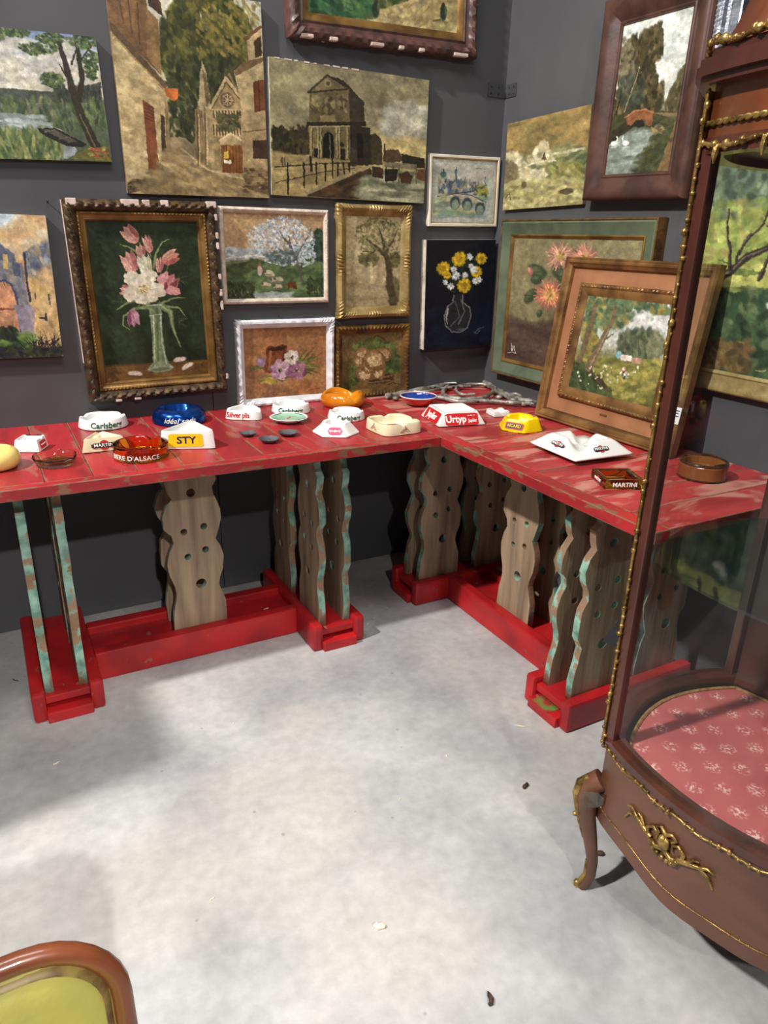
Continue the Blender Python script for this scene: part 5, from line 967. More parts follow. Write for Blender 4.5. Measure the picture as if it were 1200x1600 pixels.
p.poly([(125, 290), (165, 278), (185, 290), (190, 272), (250, 252), (330, 852), (165, 810), (172, 600)], (222, 186, 112), c2=(206, 172, 108)); p.poly([(125, 290), (165, 278), (190, 290), (192, 270), (250, 252), (270, 360), (140, 420)], (112, 122, 144)); p.dabs(140, [(128, 300), (250, 260), (275, 370), (140, 420)], (16, 36), [(98, 108, 130), (140, 146, 156), (84, 94, 118), (196, 176, 130)], 80, 30, 2, .6); p.dabs(140, [(145, 420), (275, 370), (325, 840), (170, 800)], (20, 46), [(232, 200, 128), (210, 170, 100), (190, 160, 120), (220, 178, 120)], 85, 30, 2, .45); p.line([(126, 300), (140, 480), (152, 545)], 14, (64, 60, 84)); p.poly([(152, 560), (172, 590), (165, 760), (150, 730)], (160, 146, 150))
p.line([(176, 500), (178, 530)], 7, (70, 60, 70)); p.line([(252, 505), (258, 560)], 8, (70, 60, 80)); p.poly([(192, 626), (226, 628), (232, 600), (240, 606), (242, 650), (224, 640), (192, 634)], (54, 50, 70)); p.poly([(-560, 740), (0, 716), (165, 722), (168, 850), (-540, 872)], (74, 116, 54)); p.dabs(160, [(-540, 740), (0, 720), (165, 725), (165, 850), (-540, 870)], (16, 40), [(96, 140, 64), (60, 96, 46), (120, 150, 70), (44, 60, 40)], 10, 30, 3, .6); p.dabs(60, (-40, 690, 60, 740), (14, 26), [(40, 50, 40), (56, 66, 46)], 60, 60)
for k in range(90): x, y = p.r.uniform(150, 315), p.r.uniform(770, 850); a = p.r.uniform(-2.6, -.5); L_ = p.r.uniform(30, 90); p.line([(x, y), (x+L_*math.cos(a), y+L_*math.sin(a))], 5, (40, 38, 46), 2)
p.dabs(120, (-60, 800, 320, 850), (10, 24), [(34, 34, 36), (60, 70, 40), (46, 46, 52)], 20, 60); p.line([(0, 690), (60, 750), (120, 810)], 8, (40, 40, 46), 5); p.nz(.05, 24)
canvas_obj(r, p, w, h, .0205); body(r, w, h, 0, .0197)

# ---- sea (unframed, right wall)
r = picture('unframed stormy sea painting with cream surf', 'r', .284, 1.618, 1.6, 'canvas_painting', 'unframed canvases'); w, h = .454, .309
p = Paint([(67, 537), (420, 460), (405, 890), (45, 915)], 128*D2, 150*D2, 13).bg([(0, (150, 122, 62)), (.25, (140, 118, 66)), (.4, (118, 108, 64)), (.5, (120, 122, 84)), (1, (158, 148, 92))])
p.dabs(160, (60, 470, 420, 640), (24, 60), [(164, 134, 72), (130, 110, 60), (112, 104, 66), (176, 146, 84)], -10, 25, 2.4, .4); p.poly([(60, 690), (140, 680), (260, 660), (410, 635), (405, 790), (50, 830)], (104, 112, 76)); p.dabs(120, (230, 650, 410, 780), (14, 34), [(90, 104, 66), (124, 130, 84), (150, 144, 90), (76, 88, 60)], -30, 25, 3, .6)
p.line([(270, 665), (330, 655), (405, 640)], 12, (196, 186, 146), 8)
fo = [(206, 196, 152), (190, 178, 130), (222, 212, 172), (168, 158, 112)]
p.dabs(220, [(58, 665), (110, 665), (135, 700), (150, 740), (220, 740), (260, 720), (240, 770), (120, 790), (55, 760)], (14, 30), fo, 40, 60, 1.8, .7); p.dabs(140, [(150, 700), (195, 640), (225, 612), (250, 660), (270, 690), (200, 705)], (10, 24), fo, 70, 40, 1.8, .75); p.poly([(214, 690), (226, 655), (240, 690)], (96, 78, 52)); p.dabs(60, [(56, 700), (100, 700), (115, 770), (52, 780)], (12, 24), [(104, 90, 66), (126, 110, 76)], 80, 30, 2, .7); p.line([(150, 715), (210, 700), (280, 695)], 8, (214, 204, 164), 5)
p.poly([(230, 770), (290, 715), (400, 700), (400, 800), (240, 800)], (112, 112, 58), .8); p.dabs(70, (240, 710, 400, 790), (10, 26), [(140, 136, 70), (96, 98, 52), (170, 160, 96)], 60, 25, 3, .6)
p.dabs(420, (45, 785, 405, 905), (12, 30), [(176, 166, 108), (150, 140, 84), (196, 186, 130), (128, 118, 68)], -5, 35, 2.4, .6); p.ell(330, 830, 32, 14, (84, 72, 48)); p.ell(140, 800, 14, 14, (100, 84, 56)); p.line([(55, 860), (75, 840), (80, 870)], 4, (70, 60, 44)); p.nz(.06, 30)
canvas_obj(r, p, w, h, .0165); body(r, w, h, 0, .0157, 'canvas_edge_dark')

# ---- swans in a heavy mahogany frame
r = picture('two swans by a bridge in a heavy dark mahogany frame', 'r', .759, 1.765, -0.6, 'framed_painting'); w, h = .42, .575
p = Paint([(558, 113), (870, 38), (775, 750), (487, 768)], 112*D2, 245*D2, 14).bg([(0, (200, 206, 196)), (.3, (206, 210, 200)), (.5, (226, 222, 204)), (.56, (120, 110, 76)), (1, (70, 74, 48))])
p.dabs(120, (560, 60, 870, 450), (24, 60), [(186, 196, 192), (214, 216, 204), (196, 204, 198), (226, 226, 214)], 20, 40, 2, .45)
p.dabs(700, [(545, 330), (560, 220), (610, 160), (680, 140), (722, 118), (728, 230), (698, 270), (700, 330), (740, 380), (722, 480), (520, 520)], (10, 24), [(66, 60, 38), (84, 74, 46), (54, 50, 34), (100, 88, 56)], 80, 30, 2.6, .85); p.dabs(140, ('e', 570, 290, 40, 120), (8, 18), [(118, 108, 80), (96, 90, 66), (140, 130, 96)], 80, 30, 2.4, .5); p.dabs(100, ('e', 600, 400, 60, 80), (10, 20), [(70, 78, 62), (54, 62, 50)], 80, 30, 2, .5); p.dabs(320, [(752, 480), (780, 390), (832, 290), (812, 500)], (10, 22), [(92, 84, 56), (74, 70, 46), (108, 98, 66)], 85, 25, 2.6)
p.line([(565, 505), (600, 400), (632, 310)], 5, (150, 134, 104), 3); p.line([(535, 500), (560, 380)], 8, (48, 42, 30), 5); p.poly([(505, 520), (600, 480), (810, 495), (775, 750), (487, 768)], (66, 68, 42)); p.poly([(690, 495), (812, 500), (805, 530), (760, 515)], (140, 116, 80)); p.dabs(200, [(600, 560), (800, 520), (770, 748), (580, 765)], (14, 32), [(62, 70, 44), (78, 82, 50), (50, 56, 38), (92, 92, 56)], -30, 40, 2, .6)
p.poly([(495, 640), (560, 600), (620, 568), (692, 572), (670, 640), (620, 690), (585, 765), (488, 768)], (146, 160, 148)); p.dabs(120, [(495, 645), (620, 572), (690, 575), (620, 690), (585, 760), (490, 766)], (12, 30), [(166, 178, 166), (124, 138, 126), (110, 120, 108)], 0, 12, 4, .5); p.poly([(505, 585), (600, 520), (610, 560), (540, 610), (500, 640)], (58, 54, 38))
p.poly([(574, 515), (610, 488), (660, 478), (698, 496), (692, 552), (676, 556), (660, 528), (630, 526), (600, 552), (585, 545)], (136, 84, 52)); p.line([(574, 516), (612, 488), (660, 480), (698, 498)], 7, (170, 112, 72)); p.poly([(600, 552), (622, 530), (650, 526), (662, 552), (640, 560)], (44, 42, 36)); p.poly([(785, 560), (806, 505), (812, 560), (775, 750), (720, 752)], (128, 98, 64), .9); p.dabs(40, ('e', 715, 570, 25, 16), (6, 12), [(140, 124, 84), (110, 96, 64)], 0, 60)
for x, s in ((528, 1), (580, -1)): p.ell(x, 628, 17, 12, (238, 238, 232)); p.line([(x+12*s, 622), (x+15*s, 606), (x+10*s, 598)], 6, (240, 240, 234), 4); p.ell(x, 646, 16, 6, (190, 198, 188), 0, .7)
p.nz(.05, 40); canvas_obj(r, p, w-.146, h-.156, .032, rough=.35); body(r, w-.02, h-.02, 0, .031, 'canvas_edge_dark', 'backing')
frame_obj(r, 'frame', w, h, [(0, 0), (0, .046), (.004, .052), (.012, .056), (.024, .057), (.04, .052), (.056, .042), (.066, .037), (.07, .039), (.076, .037), (.078, .031)], 'mahogany_frame', .04)

# ---- dahlias, green frame
w, h = .79, .6
r = picture('orange and pink dahlias in a deep green and gold frame', 'r', .496, 1.122, 0.2, 'framed_painting')
p = Paint([(128, 120), (697, 122), (625, 795), (92, 655)], 220*D2, 215*D2, 15).bg([(0, (136, 124, 84)), (.4, (144, 132, 92)), (.68, (122, 110, 80)), (.76, (84, 66, 52)), (1, (70, 48, 42))])
p.dabs(200, (90, 130, 690, 480), (40, 90), [(150, 138, 98), (126, 116, 80), (140, 132, 92), (116, 108, 76)], 80, 20, 3, .35); p.dabs(120, (90, 510, 640, 760), (40, 90), [(80, 58, 50), (66, 46, 42), (100, 80, 62)], 5, 15, 4, .4); p.ell(340, 520, 36, 90, (150, 150, 130), 0, .5, .6); p.line([(330, 450), (320, 520), (318, 600)], 6, (186, 186, 168), 4, .7)
for x, y, rx, ry, a in ((230, 270, 50, 34, 20), (200, 375, 40, 26, -50), (330, 255, 40, 46, 0), (350, 290, 40, 40, 30), (345, 350, 26, 60, 0), (420, 270, 50, 30, 0), (240, 455, 14, 20, 30), (520, 300, 50, 34, -20), (225, 305, 30, 22, 0)): p.ell(x, y, rx, ry, (62, 74, 48), a); p.ell(x-6, y-6, rx*.6, ry*.5, (92, 106, 70), a, .7, .7); p.line([(x-rx*.7, y), (x+rx*.7, y)], 3, (48, 56, 38), al=.6)
for x, y, q, cs in ((325, 200, 66, [(186, 126, 106), (200, 150, 118), (196, 166, 112)]), (435, 210, 70, [(196, 122, 104), (210, 146, 118), (190, 110, 92)]), (285, 372, 72, [(192, 104, 84), (216, 146, 88), (220, 176, 92)]), (520, 330, 60, [(186, 110, 96), (204, 142, 112), (196, 160, 110)])):
    for ring in range(5):
        f = 1-ring*.19
        for k in range(24-ring*3):
            a = 2*PI*(k+.5*ring)/(24-ring*3)+p.r.uniform(-.08, .08); c = np.array(cs[min(ring//2, 2)], float)*(1+.14*p.r.standard_normal()); p.line([(x+q*f*.35*math.cos(a), y+q*f*.35*math.sin(a)), (x+q*f*1.02*math.cos(a), y+q*f*1.02*math.sin(a))], q*.13, c, q*.04)
    p.dabs(24, ('e', x, y, q*.22, q*.22), (8, 13), [cs[2], (206, 170, 84), (160, 110, 60)], 0, 90)
p.ell(197, 268, 15, 20, (150, 96, 84), -15); p.ell(192, 262, 8, 12, (186, 130, 112), -15)
p.line([(120, 592), (122, 625), (132, 600), (135, 630)], 5, (206, 196, 184), 3); p.line([(105, 628), (140, 632)], 3, (190, 178, 166)); p.nz(.05, 34)
canvas_obj(r, p, w-.13, h-.13, .026); body(r, w-.02, h-.02, 0, .025, 'canvas_edge_dark', 'backing')
frame_obj(r, 'frame', w, h, [(.004, .044), (.012, .046), (.03, .038), (.05, .032), (.0535, .031), (.0535, .026)], 'green_frame', .05); frame_obj(r, 'outer_gilt_edge', w, h, [(0, 0), (-.002, .02), (0, .046), (.003, .048), (.006, .046), (.006, .04)], 'gilt_dark', .05); frame_obj(r, 'gilt_slip', w-.105, h-.105, [(0, .02), (0, .034), (.004, .035), (.009, .031), (.014, .0275), (.014, .025)], 'gilt', .05)

# ---- large garden picture (seen beyond the cabinet)
w, h = .92, .82
r = picture('large sunlit garden trees picture in a gold frame behind the glass cabinet', 'r', .98+w/2, .94+h/2, 0, 'framed_painting')
p = Paint([(300, -280), (1760, -420), (1560, 1740), (110, 1340)], 300, 270, 16).bg([(0, (96, 112, 92)), (.35, (104, 118, 84)), (.42, (160, 166, 76)), (.58, (196, 196, 90)), (.66, (80, 96, 56)), (1, (60, 84, 54))])
p.dabs(700, (240, -300, 1700, 340), (20, 50), [(84, 100, 84), (112, 126, 104), (66, 80, 66), (140, 150, 120)], 30, 80, 1.6, .7); p.dabs(800, (220, 260, 1700, 690), (20, 50), [(172, 180, 80), (146, 158, 72), (198, 202, 100), (120, 136, 66), (160, 140, 80)], 40, 60, 2, .65); p.poly([(215, 690), (700, 640), (1700, 700), (1700, 840), (600, 830), (400, 800), (190, 820)], (214, 208, 104)); p.dabs(120, (200, 680, 1600, 830), (20, 50), [(226, 220, 124), (196, 192, 90), (180, 180, 86)], 10, 20, 3, .5); p.poly([(240, 680), (430, 690), (520, 715), (430, 735), (330, 725), (235, 730)], (120, 132, 66))
p.poly([(190, 850), (500, 835), (640, 815), (1660, 860), (1560, 1740), (110, 1340)], (56, 76, 50)); p.dabs(700, [(190, 860), (640, 825), (1650, 880), (1560, 1720), (120, 1330)], (24, 60), [(52, 76, 52), (74, 100, 62), (92, 116, 70), (44, 60, 44), (112, 124, 80)], 40, 70, 1.8, .6); p.dabs(160, [(120, 1180), (450, 1190), (440, 1390), (115, 1330)], (20, 50), [(140, 110, 62), (112, 86, 50), (90, 74, 46)], 30, 60)
for q, w0 in (([(300, 745), (360, 690), (430, 610), (520, 555), (610, 500), (760, 440)], 46), ([(345, 690), (340, 560), (325, 400), (330, 300)], 22), ([(370, 640), (410, 520), (500, 400), (520, 300), (600, 210), (760, 120)], 18), ([(485, 760), (530, 610), (555, 520), (550, 430), (600, 330)], 24), ([(350, 660), (290, 620)], 8), ([(590, 740), (640, 620), (680, 400)], 30), ([(510, 420), (560, 430)], 8), ([(900, 800), (940, 500), (1100, 200)], 40), ([(1250, 820), (1280, 500), (1200, 250)], 36)): p.line(q, w0, (62, 50, 44), w0*.4); p.line([(a-5, b) for a, b in q], w0*.25, (120, 104, 84), 3, .6)
p.ell(565, 935, 46, 34, (206, 198, 182)); p.ell(600, 900, 30, 26, (216, 206, 190)); p.ell(570, 968, 34, 8, (180, 172, 156)); p.ell(1000, 930, 40, 60, (150, 90, 90)); p.line([(490, 1395), (540, 1400)], 6, (200, 180, 130)); p.nz(.06, 40)
canvas_obj(r, p, w-.12, h-.12, .017); body(r, w-.02, h-.02, 0, .0162, 'canvas_edge_dark', 'backing')
frame_obj(r, 'frame', w, h, [(0, 0), (0, .028), (.004, .031), (.012, .031), (.018, .027), (.034, .023), (.048, .02), (.052, .022), (.058, .02), (.062, .016)], 'gilt_pale', .05)
# ---- silver frame above it
w, h = .62, .7
r = picture('silver framed mirror high on the side wall above the cabinet', 'r', .97+w/2, 1.80+h/2, 0, 'silver_mirror'); r['category'] = 'mirror'
MB().box((-w/2+.04, -h/2+.04, .0), (w/2-.04, h/2-.04, .02), .001).build('mirror_plate', 'mirror_dark', r); frame_obj(r, 'frame', w, h, [(0, 0), (0, .03), (.006, .038), (.014, .036), (.02, .028), (.03, .03), (.04, .036), (.048, .033), (.052, .026), (.07, .024), (.074, .019)], 'silver_leaf', .004, carve(.003, .012, .003, .018, .5))

# ---- leaning picture, standing on the table
B1 = Vector((-.171, -.549)); B2 = Vector((-.156, -1.167)); w, h = .616, .562
ex = Vector((B2.x-B1.x, B2.y-B1.y, 0)).normalized(); T1 = Vector((-.053, -.538, 1.289)); mid = (Vector((B1.x, B1.y, TZ))+Vector((B2.x, B2.y, TZ)))/2
ey = Vector((.075, 0.004, .551)); ey = (ey-ex*ey.dot(ex)).normalized(); ez = ex.cross(ey)
ct = mid+ey*(h/2)+Vector((0, 0, .0045))
M = Matrix.Identity(4)
for i in range(3): M[i][0] = ex[i]; M[i][1] = ey[i]; M[i][2] = ez[i]; M[i][3] = ct[i]-ez[i]*.045
r = thing('leaning_painting', 'woodland painting with broad suede mat in gold frame, leaning on the red table', 'painting', M)
p = Paint([(487, 397), (915, 440), (805, 860), (392, 757)], 165*D2, 148*D2, 17).bg([(0, (110, 124, 84)), (.3, (176, 184, 170)), (.45, (196, 200, 190)), (.58, (120, 124, 84)), (.65, (140, 136, 62)), (1, (84, 88, 40))])
p.dabs(100, (680, 440, 900, 560), (16, 36), [(206, 208, 200), (186, 190, 186), (222, 222, 214)], 30, 60, 1.6, .6); p.dabs(360, [(488, 400), (905, 440), (890, 480), (740, 450), (680, 500), (640, 520), (540, 520), (455, 580)], (12, 28), [(76, 104, 76), (100, 122, 80), (64, 86, 62), (130, 140, 84), (150, 130, 60)], 20, 70, 1.6, .7); p.dabs(90, ('e', 500, 580, 34, 40), (10, 20), [(160, 134, 56), (130, 120, 60), (96, 110, 64)], 40, 60); p.dabs(240, ('e', 730, 590, 100, 55), (12, 26), [(92, 104, 76), (74, 86, 62), (112, 120, 86), (60, 72, 54)], 80, 40, 1.8, .65); p.dabs(90, ('e', 830, 620, 50, 60), (12, 26), [(110, 116, 84), (134, 136, 100)], 60, 40)
p.poly([(440, 640), (560, 640), (850, 660), (820, 860), (392, 757)], (134, 128, 56)); p.dabs(420, [(470, 650), (850, 670), (815, 850), (400, 755)], (12, 30), [(150, 142, 62), (112, 112, 50), (172, 160, 78), (92, 98, 46)], -5, 25, 3, .65); p.dabs(200, [(400, 680), (450, 660), (600, 790), (580, 800), (395, 757)], (12, 26), [(62, 80, 44), (80, 98, 52), (50, 62, 38)], 40, 30, 2.4, .7); p.dabs(26, [(490, 685), (550, 735), (585, 775), (560, 770), (500, 705)], (7, 13), [(82, 62, 40), (60, 50, 34)], 45, 20, 3, .7)
p.line([(445, 648), (475, 580), (510, 480), (520, 430)], 32, (110, 92, 66), 18); p.line([(490, 680), (540, 600), (580, 530), (605, 495), (620, 440)], 40, (116, 96, 68), 16); p.line([(555, 575), (610, 550)], 12, (104, 86, 60), 4); p.line([(500, 670), (548, 595), (588, 525)], 10, (150, 130, 96), 6, .6)
for x in (640, 668, 700, 730, 760): p.line([(x, 560), (x+4, 640)], 5, (84, 78, 58), 3)
p.poly([(648, 632), (700, 640), (698, 662), (645, 655)], (214, 206, 192)); p.poly([(700, 645), (748, 650), (745, 675), (702, 668)], (198, 150, 124)); p.ell(636, 634, 12, 16, (120, 180, 186)); p.line([(662, 695), (664, 735)], 14, (50, 56, 84)); p.ell(664, 694, 7, 8, (190, 50, 46)); p.dabs(40, [(430, 690), (600, 660), (700, 720), (560, 780), (430, 740)], (5, 9), [(224, 220, 204), (206, 196, 150)], 0, 60, 1.5); p.dabs(14, (640, 680, 740, 730), (6, 10), [(210, 206, 190)], 0, 60, 1.5); p.nz(.05, 40)
iw, ih = .368, .312; oy = .004
cv = canvas_obj(r, p, iw, ih, .024); cv.location = (0, oy, 0)
body(r, w-.02, h-.02, .0132, .0165, 'canvas_edge_dark', 'backing')
def inframe(name, W, Hh, prof, m, step=.02, mod=None):
    o = frame_obj(r, name, W, Hh, prof, m, step, mod); o.location = (0, oy, 0); return o
inframe('suede_mat', w-.066, h-.066, [(0, .014), (0, .0205), (.095, .0205), (.096, .014)], 'suede')
frame_obj(r, 'outer_frame', w, h, [(0, .0132), (0, .04), (.004, .045), (.009, .043), (.012, .045), (.018, .044), (.021, .039), (.026, .036), (.03, .033), (.033, .022), (.0335, .014)], 'gilt_brown', .05)
inframe('inner_frame', iw+.08, ih+.08, [(0, .018), (0, .03), (.003, .034), (.008, .036), (.012, .034), (.014, .031), (.024, .031), (.034, .027), (.04, .0245), (.042, .02)], 'gilt_brown', .0035, lambda s, t, d, e, f: (0, .0022*math.sin(s*2*PI/.0085)) if .002 < t < .013 else (0, 0))
MB().box((-.018, -.2195, .02), (.014, -.2125, .0218), .0006).build('brass_plaque', 'gilt_dark', r)
tgp = MB().box((.286, -.178, .0455), (.310, -.128, .0467)).build('price_tag', 'paper', r); tgp.rotation_euler = (0, 0, 0)
tgl = [MB().box((.290, y, .0467), (.306-.003*(i % 2), y+.003, .047)).build('illegible_print', 'ink_navy', tgp) for i, y in enumerate((-.14, -.148, -.156))]

# ------------------------------------------------------------------ bow-fronted glass cabinet (seen at the right edge)
CX, CY = -.64, -1.985
pA, pB, pC, pD = Vector((-.93, -1.757)), Vector((-.775, -2.305)), Vector((-.487, -1.703)), Vector((-.365, -2.20))
def arc(P, Q, bulge, n):
    d = Q-P; nn = Vector((d.y, -d.x)).normalized(); mid = (P+Q)/2
    if (mid+nn*.01-Vector((CX, CY))).length < (mid-Vector((CX, CY))).length: nn = -nn
    return [P+d*(k/n)+nn*bulge*(math.sin(PI*k/n)**.85 if 0 < k < n else 0) for k in range(n+1)]
front = arc(pA, pB, .092, 24); sideA = arc(pC, pA, .072, 16); sideB = arc(pB, pD, .072, 16)
outline = sideA[:-1]+front[:-1]+sideB           # closes with the straight back
def off(P, o):
    c = Vector((CX, CY)); out = []
    for p_ in P: d = (p_-c); out.append(p_+d.normalized()*o)
    return out
cab = thing('display_cabinet', 'mahogany bow-fronted glass display cabinet with gilt bronze mounts and pink damask base', 'cabinet', Matrix.Translation((CX, CY, 0)))
def cmb():
    return MB()
def fin(mb, name, m, parent=cab, smooth=False, sharp=40):
    mb.V = [(x-CX, y-CY, z) for x, y, z in mb.V]; return mb.build(name, m, parent, smooth, sharp)
def band(P, o0, o1, z0, z1, closed=True):
    """wall-like ring following the outline between two offsets"""
    A, B = off(P, o0), off(P, o1); n = len(P); V = []; F = []
    z0f = z0 if callable(z0) else (lambda i: z0); z1f = z1 if callable(z1) else (lambda i: z1)
    for i in range(n): V += [(A[i].x, A[i].y, z0f(i)), (B[i].x, B[i].y, z0f(i)), (B[i].x, B[i].y, z1f(i)), (A[i].x, A[i].y, z1f(i))]
    for i in range(n if closed else n-1):
        j = (i+1) % n
        for k in range(4): F.append((i*4+k, i*4+(k+1) % 4, j*4+(k+1) % 4, j*4+k))
    if not closed: F += [(0, 1, 2, 3), ((n-1)*4+3, (n-1)*4+2, (n-1)*4+1, (n-1)*4)]
    return MB().add(V, F)
def slab(P, z0, z1): return MB().prism([(q.x, q.y) for q in P], z0, z1)
ZB, ZT = .405, 1.475                                # glass from ZB to ZT
nA, nF = len(sideA)-1, len(front)-1
def scal(i):                                        # scalloped lower edge of the apron
    if i < nA: t = i/nA; return .205+.02*math.sin(PI*t)-.012*math.sin(3*PI*t)
    if i <= nA+nF: t = (i-nA)/nF; return .206-.030*math.sin(PI*t)**1.4-.004*math.cos(6*PI*t)+.004
    t = (i-nA-nF)/nA; return .205+.02*math.sin(PI*t)-.012*math.sin(3*PI*t)
fin(band(outline, -.022, 0, scal, ZB-.012), 'apron', 'veneer_dull', smooth=True, sharp=50)
fin(band(outline, -.034, .004, ZB-.014, ZB+.004), 'base_rail', 'mahogany', smooth=True, sharp=50)
fin(slab(off(outline, -.024), ZB-.045, ZB-.028), 'base_floor', 'mahogany')
fin(slab(off(outline, -.045), ZB-.027, ZB-.019), 'damask_floor', 'damask')
dm = [Vector((q.x, q.y, ZB-.017)) for q in off(outline, -.046)]
fin(MB().tube(dm+[dm[0]], .004, 6), 'braid', 'braid', smooth=True)
fin(band(outline, -.028, .002, ZT, ZT+.022), 'top_rail', 'mahogany', smooth=True, sharp=50)
fin(band(outline, -.02, 0, ZT+.02, 1.565), 'frieze', 'veneer', smooth=True, sharp=50)
fin(slab(off(outline, -.012), ZT+.012, ZT+.02), 'ceiling_board', 'mahogany')
cor = fin(band(outline, -.03, .022, 1.565, 1.575), 'cornice', 'mahogany', smooth=True, sharp=50)
for o1, z0, z1 in ((.030, 1.575, 1.588), (.026, 1.588, 1.598), (.012, 1.598, 1.612)): fin(band(outline, -.03, o1, z0, z1), 'moulding', 'mahogany', cor, smooth=True, sharp=50)
V = []; F = []; n_ = len(outline); lv = [(.0, 1.612), (-.014, 1.64), (-.03, 1.68), (-.07, 1.73), (-.13, 1.76)]
for o1, z in lv: V += [(q.x, q.y, z) for q in off(outline, o1)]
for a in range(len(lv)-1):
    for i in range(n_): F.append((a*n_+i, a*n_+(i+1) % n_, (a+1)*n_+(i+1) % n_, (a+1)*n_+i))
F.append(tuple((len(lv)-1)*n_+i for i in range(n_))); fin(MB().add(V, F), 'domed_top', 'veneer', smooth=True, sharp=50)
# posts
for P_, s in ((pA, 1), (pB, -1), (pC, 1), (pD, -1)):
    fr = P_ in (pA, pB); hw = .0105; q = P_+(Vector((CX, CY))-P_).normalized()*.009
    fin(MB().box((q.x-hw, q.y-hw, ZB-.01), (q.x+hw, q.y+hw, ZT+.01), .003), 'post', 'mahogany')
# glass
def sheet(P, o, z0, z1, name):
    Q = off(P, o); V = [(q.x, q.y, z) for q in Q for z in (z0, z1)]; F = [(2*i, 2*i+2, 2*i+3, 2*i+1) for i in range(len(Q)-1)]
    return fin(MB().add(V, F), name, 'pane', smooth=True, sharp=180)
sheet(front, -.010, ZB, ZT, 'door_glass'); sheet(sideA, -.010, ZB, ZT, 'side_glass'); sheet(sideB, -.010, ZB, ZT, 'side_glass')
fin(slab(off(outline, -.03), .800, .806), 'glass_shelf', 'shelf_pane')
for i in range(5):
    a_ = pD+(pC-pD)*(.02+i*.192); b_ = pD+(pC-pD)*(.02+(i+1)*.192-.004); nn_ = Vector((.009, .002))
    fin(MB().prism([tuple(a_), tuple(b_), tuple(b_+nn_), tuple(a_+nn_)], ZB-.02, ZT+.02), 'back_board', 'mahogany')
# gilt chains along post, door base and frieze
def chain(pts, r, seed, name='gilt_chain', parent=cab):
    rr_ = random.Random(seed); mb = MB(); mb.tube(pts, r*.55, 6)
    for i, p_ in enumerate(pts):
        if i % 2 == 0: mb.ball((p_[0]+rr_.uniform(-r, r)*.4, p_[1]+rr_.uniform(-r, r)*.4, p_[2]+rr_.uniform(-r, r)*.4), r*rr_.uniform(.6, 1.3), 1, (rr_.uniform(.6, 1.3), rr_.uniform(.6, 1.3), rr_.uniform(.7, 1.6)))
    return fin(mb, name, 'ormolu', parent, smooth=True, sharp=80)
def lin(a, b, n): return [tuple(Vector(a)+(Vector(b)-Vector(a))*(k/n)) for k in range(n+1)]
chain(lin((-.937, -1.7515, ZB-.01), (-.937, -1.7515, 1.56), 120), .0048, 1)
fin(MB().box((-.938, -1.7525, ZB-.01), (-.924, -1.7475, 1.56), .001), 'gilt_strip', 'gilt_dark')
chain(lin((-.779, -2.317, ZB), (-.779, -2.317, 1.56), 120), .0042, 2)
fq = off(front, .006); rs = []
for i in range(len(fq)-1):
    for k in range(3): q = fq[i]+(fq[i+1]-fq[i])*(k/3); rs.append((q.x, q.y, ZB-.018+.003*math.sin(i*1.7+k)))
chain(rs, .0042, 3); rs2 = [(x, y, ZT+.016-(.008*abs(math.sin(k*.25)))) for k, (x, y, z) in enumerate(rs)]; chain(rs2, .006, 4, 'gilt_garland')
sq_ = off(sideA, .006); chain([(sq_[i].x, sq_[i].y, ZB-.018) for i in range(len(sq_))], .004, 8)
for k in (4, 14, 24, 34, 44, 54): q = rs2[k]; fin(MB().tube([(q[0], q[1], q[2]), (q[0]-.003, q[1], q[2]-.012), (q[0]-.002, q[1], q[2]-.024)], [.0055, .005, .0015], 6), 'gilt_drop', 'ormolu', smooth=True)
def dens(P, k=4): return [P[i]+(P[i+1]-P[i])*(j/k) for i in range(len(P)-1) for j in range(k)]
def rope(P, o, z, r, name='gilt_rope'):
    mb = MB(); Q = []
    for i in range(len(P)-1):
        for k in range(8): Q.append(P[i]+(P[i+1]-P[i])*(k/8))
    Q = off(Q, o); m_ = len(Q)
    for ph_ in (0, PI): mb.tube([(q.x+r*.5*math.cos(i*.75+ph_)*-.6, q.y, z+r*.5*math.sin(i*.75+ph_)) for i, q in enumerate(Q)], r*.62, 6)
    return fin(mb, name, 'ormolu', smooth=True, sharp=80)
rope(outline, .003, 1.516, .0045)
bd = [(q.x, q.y, z) for q, z in zip(off(outline, .001), [scal(i)+.036 for i in range(len(outline))])]
bd2 = []
for a, b in zip(bd[:-1], bd[1:]): bd2 += lin(a, b, 3)[:-1]
chain(bd2, .0022, 5, 'gilt_bead')
cq = off(outline, .016); chain([(q.x, q.y, 1.616+.003*math.sin(i*.5)) for i, q in enumerate(dens(cq))], .0066, 6, 'gilt_garland'); cq2 = off(outline, -.028); chain([(q.x, q.y, 1.688+.003*math.sin(i*.5)) for i, q in enumerate(dens(cq2))], .007, 7, 'gilt_garland')
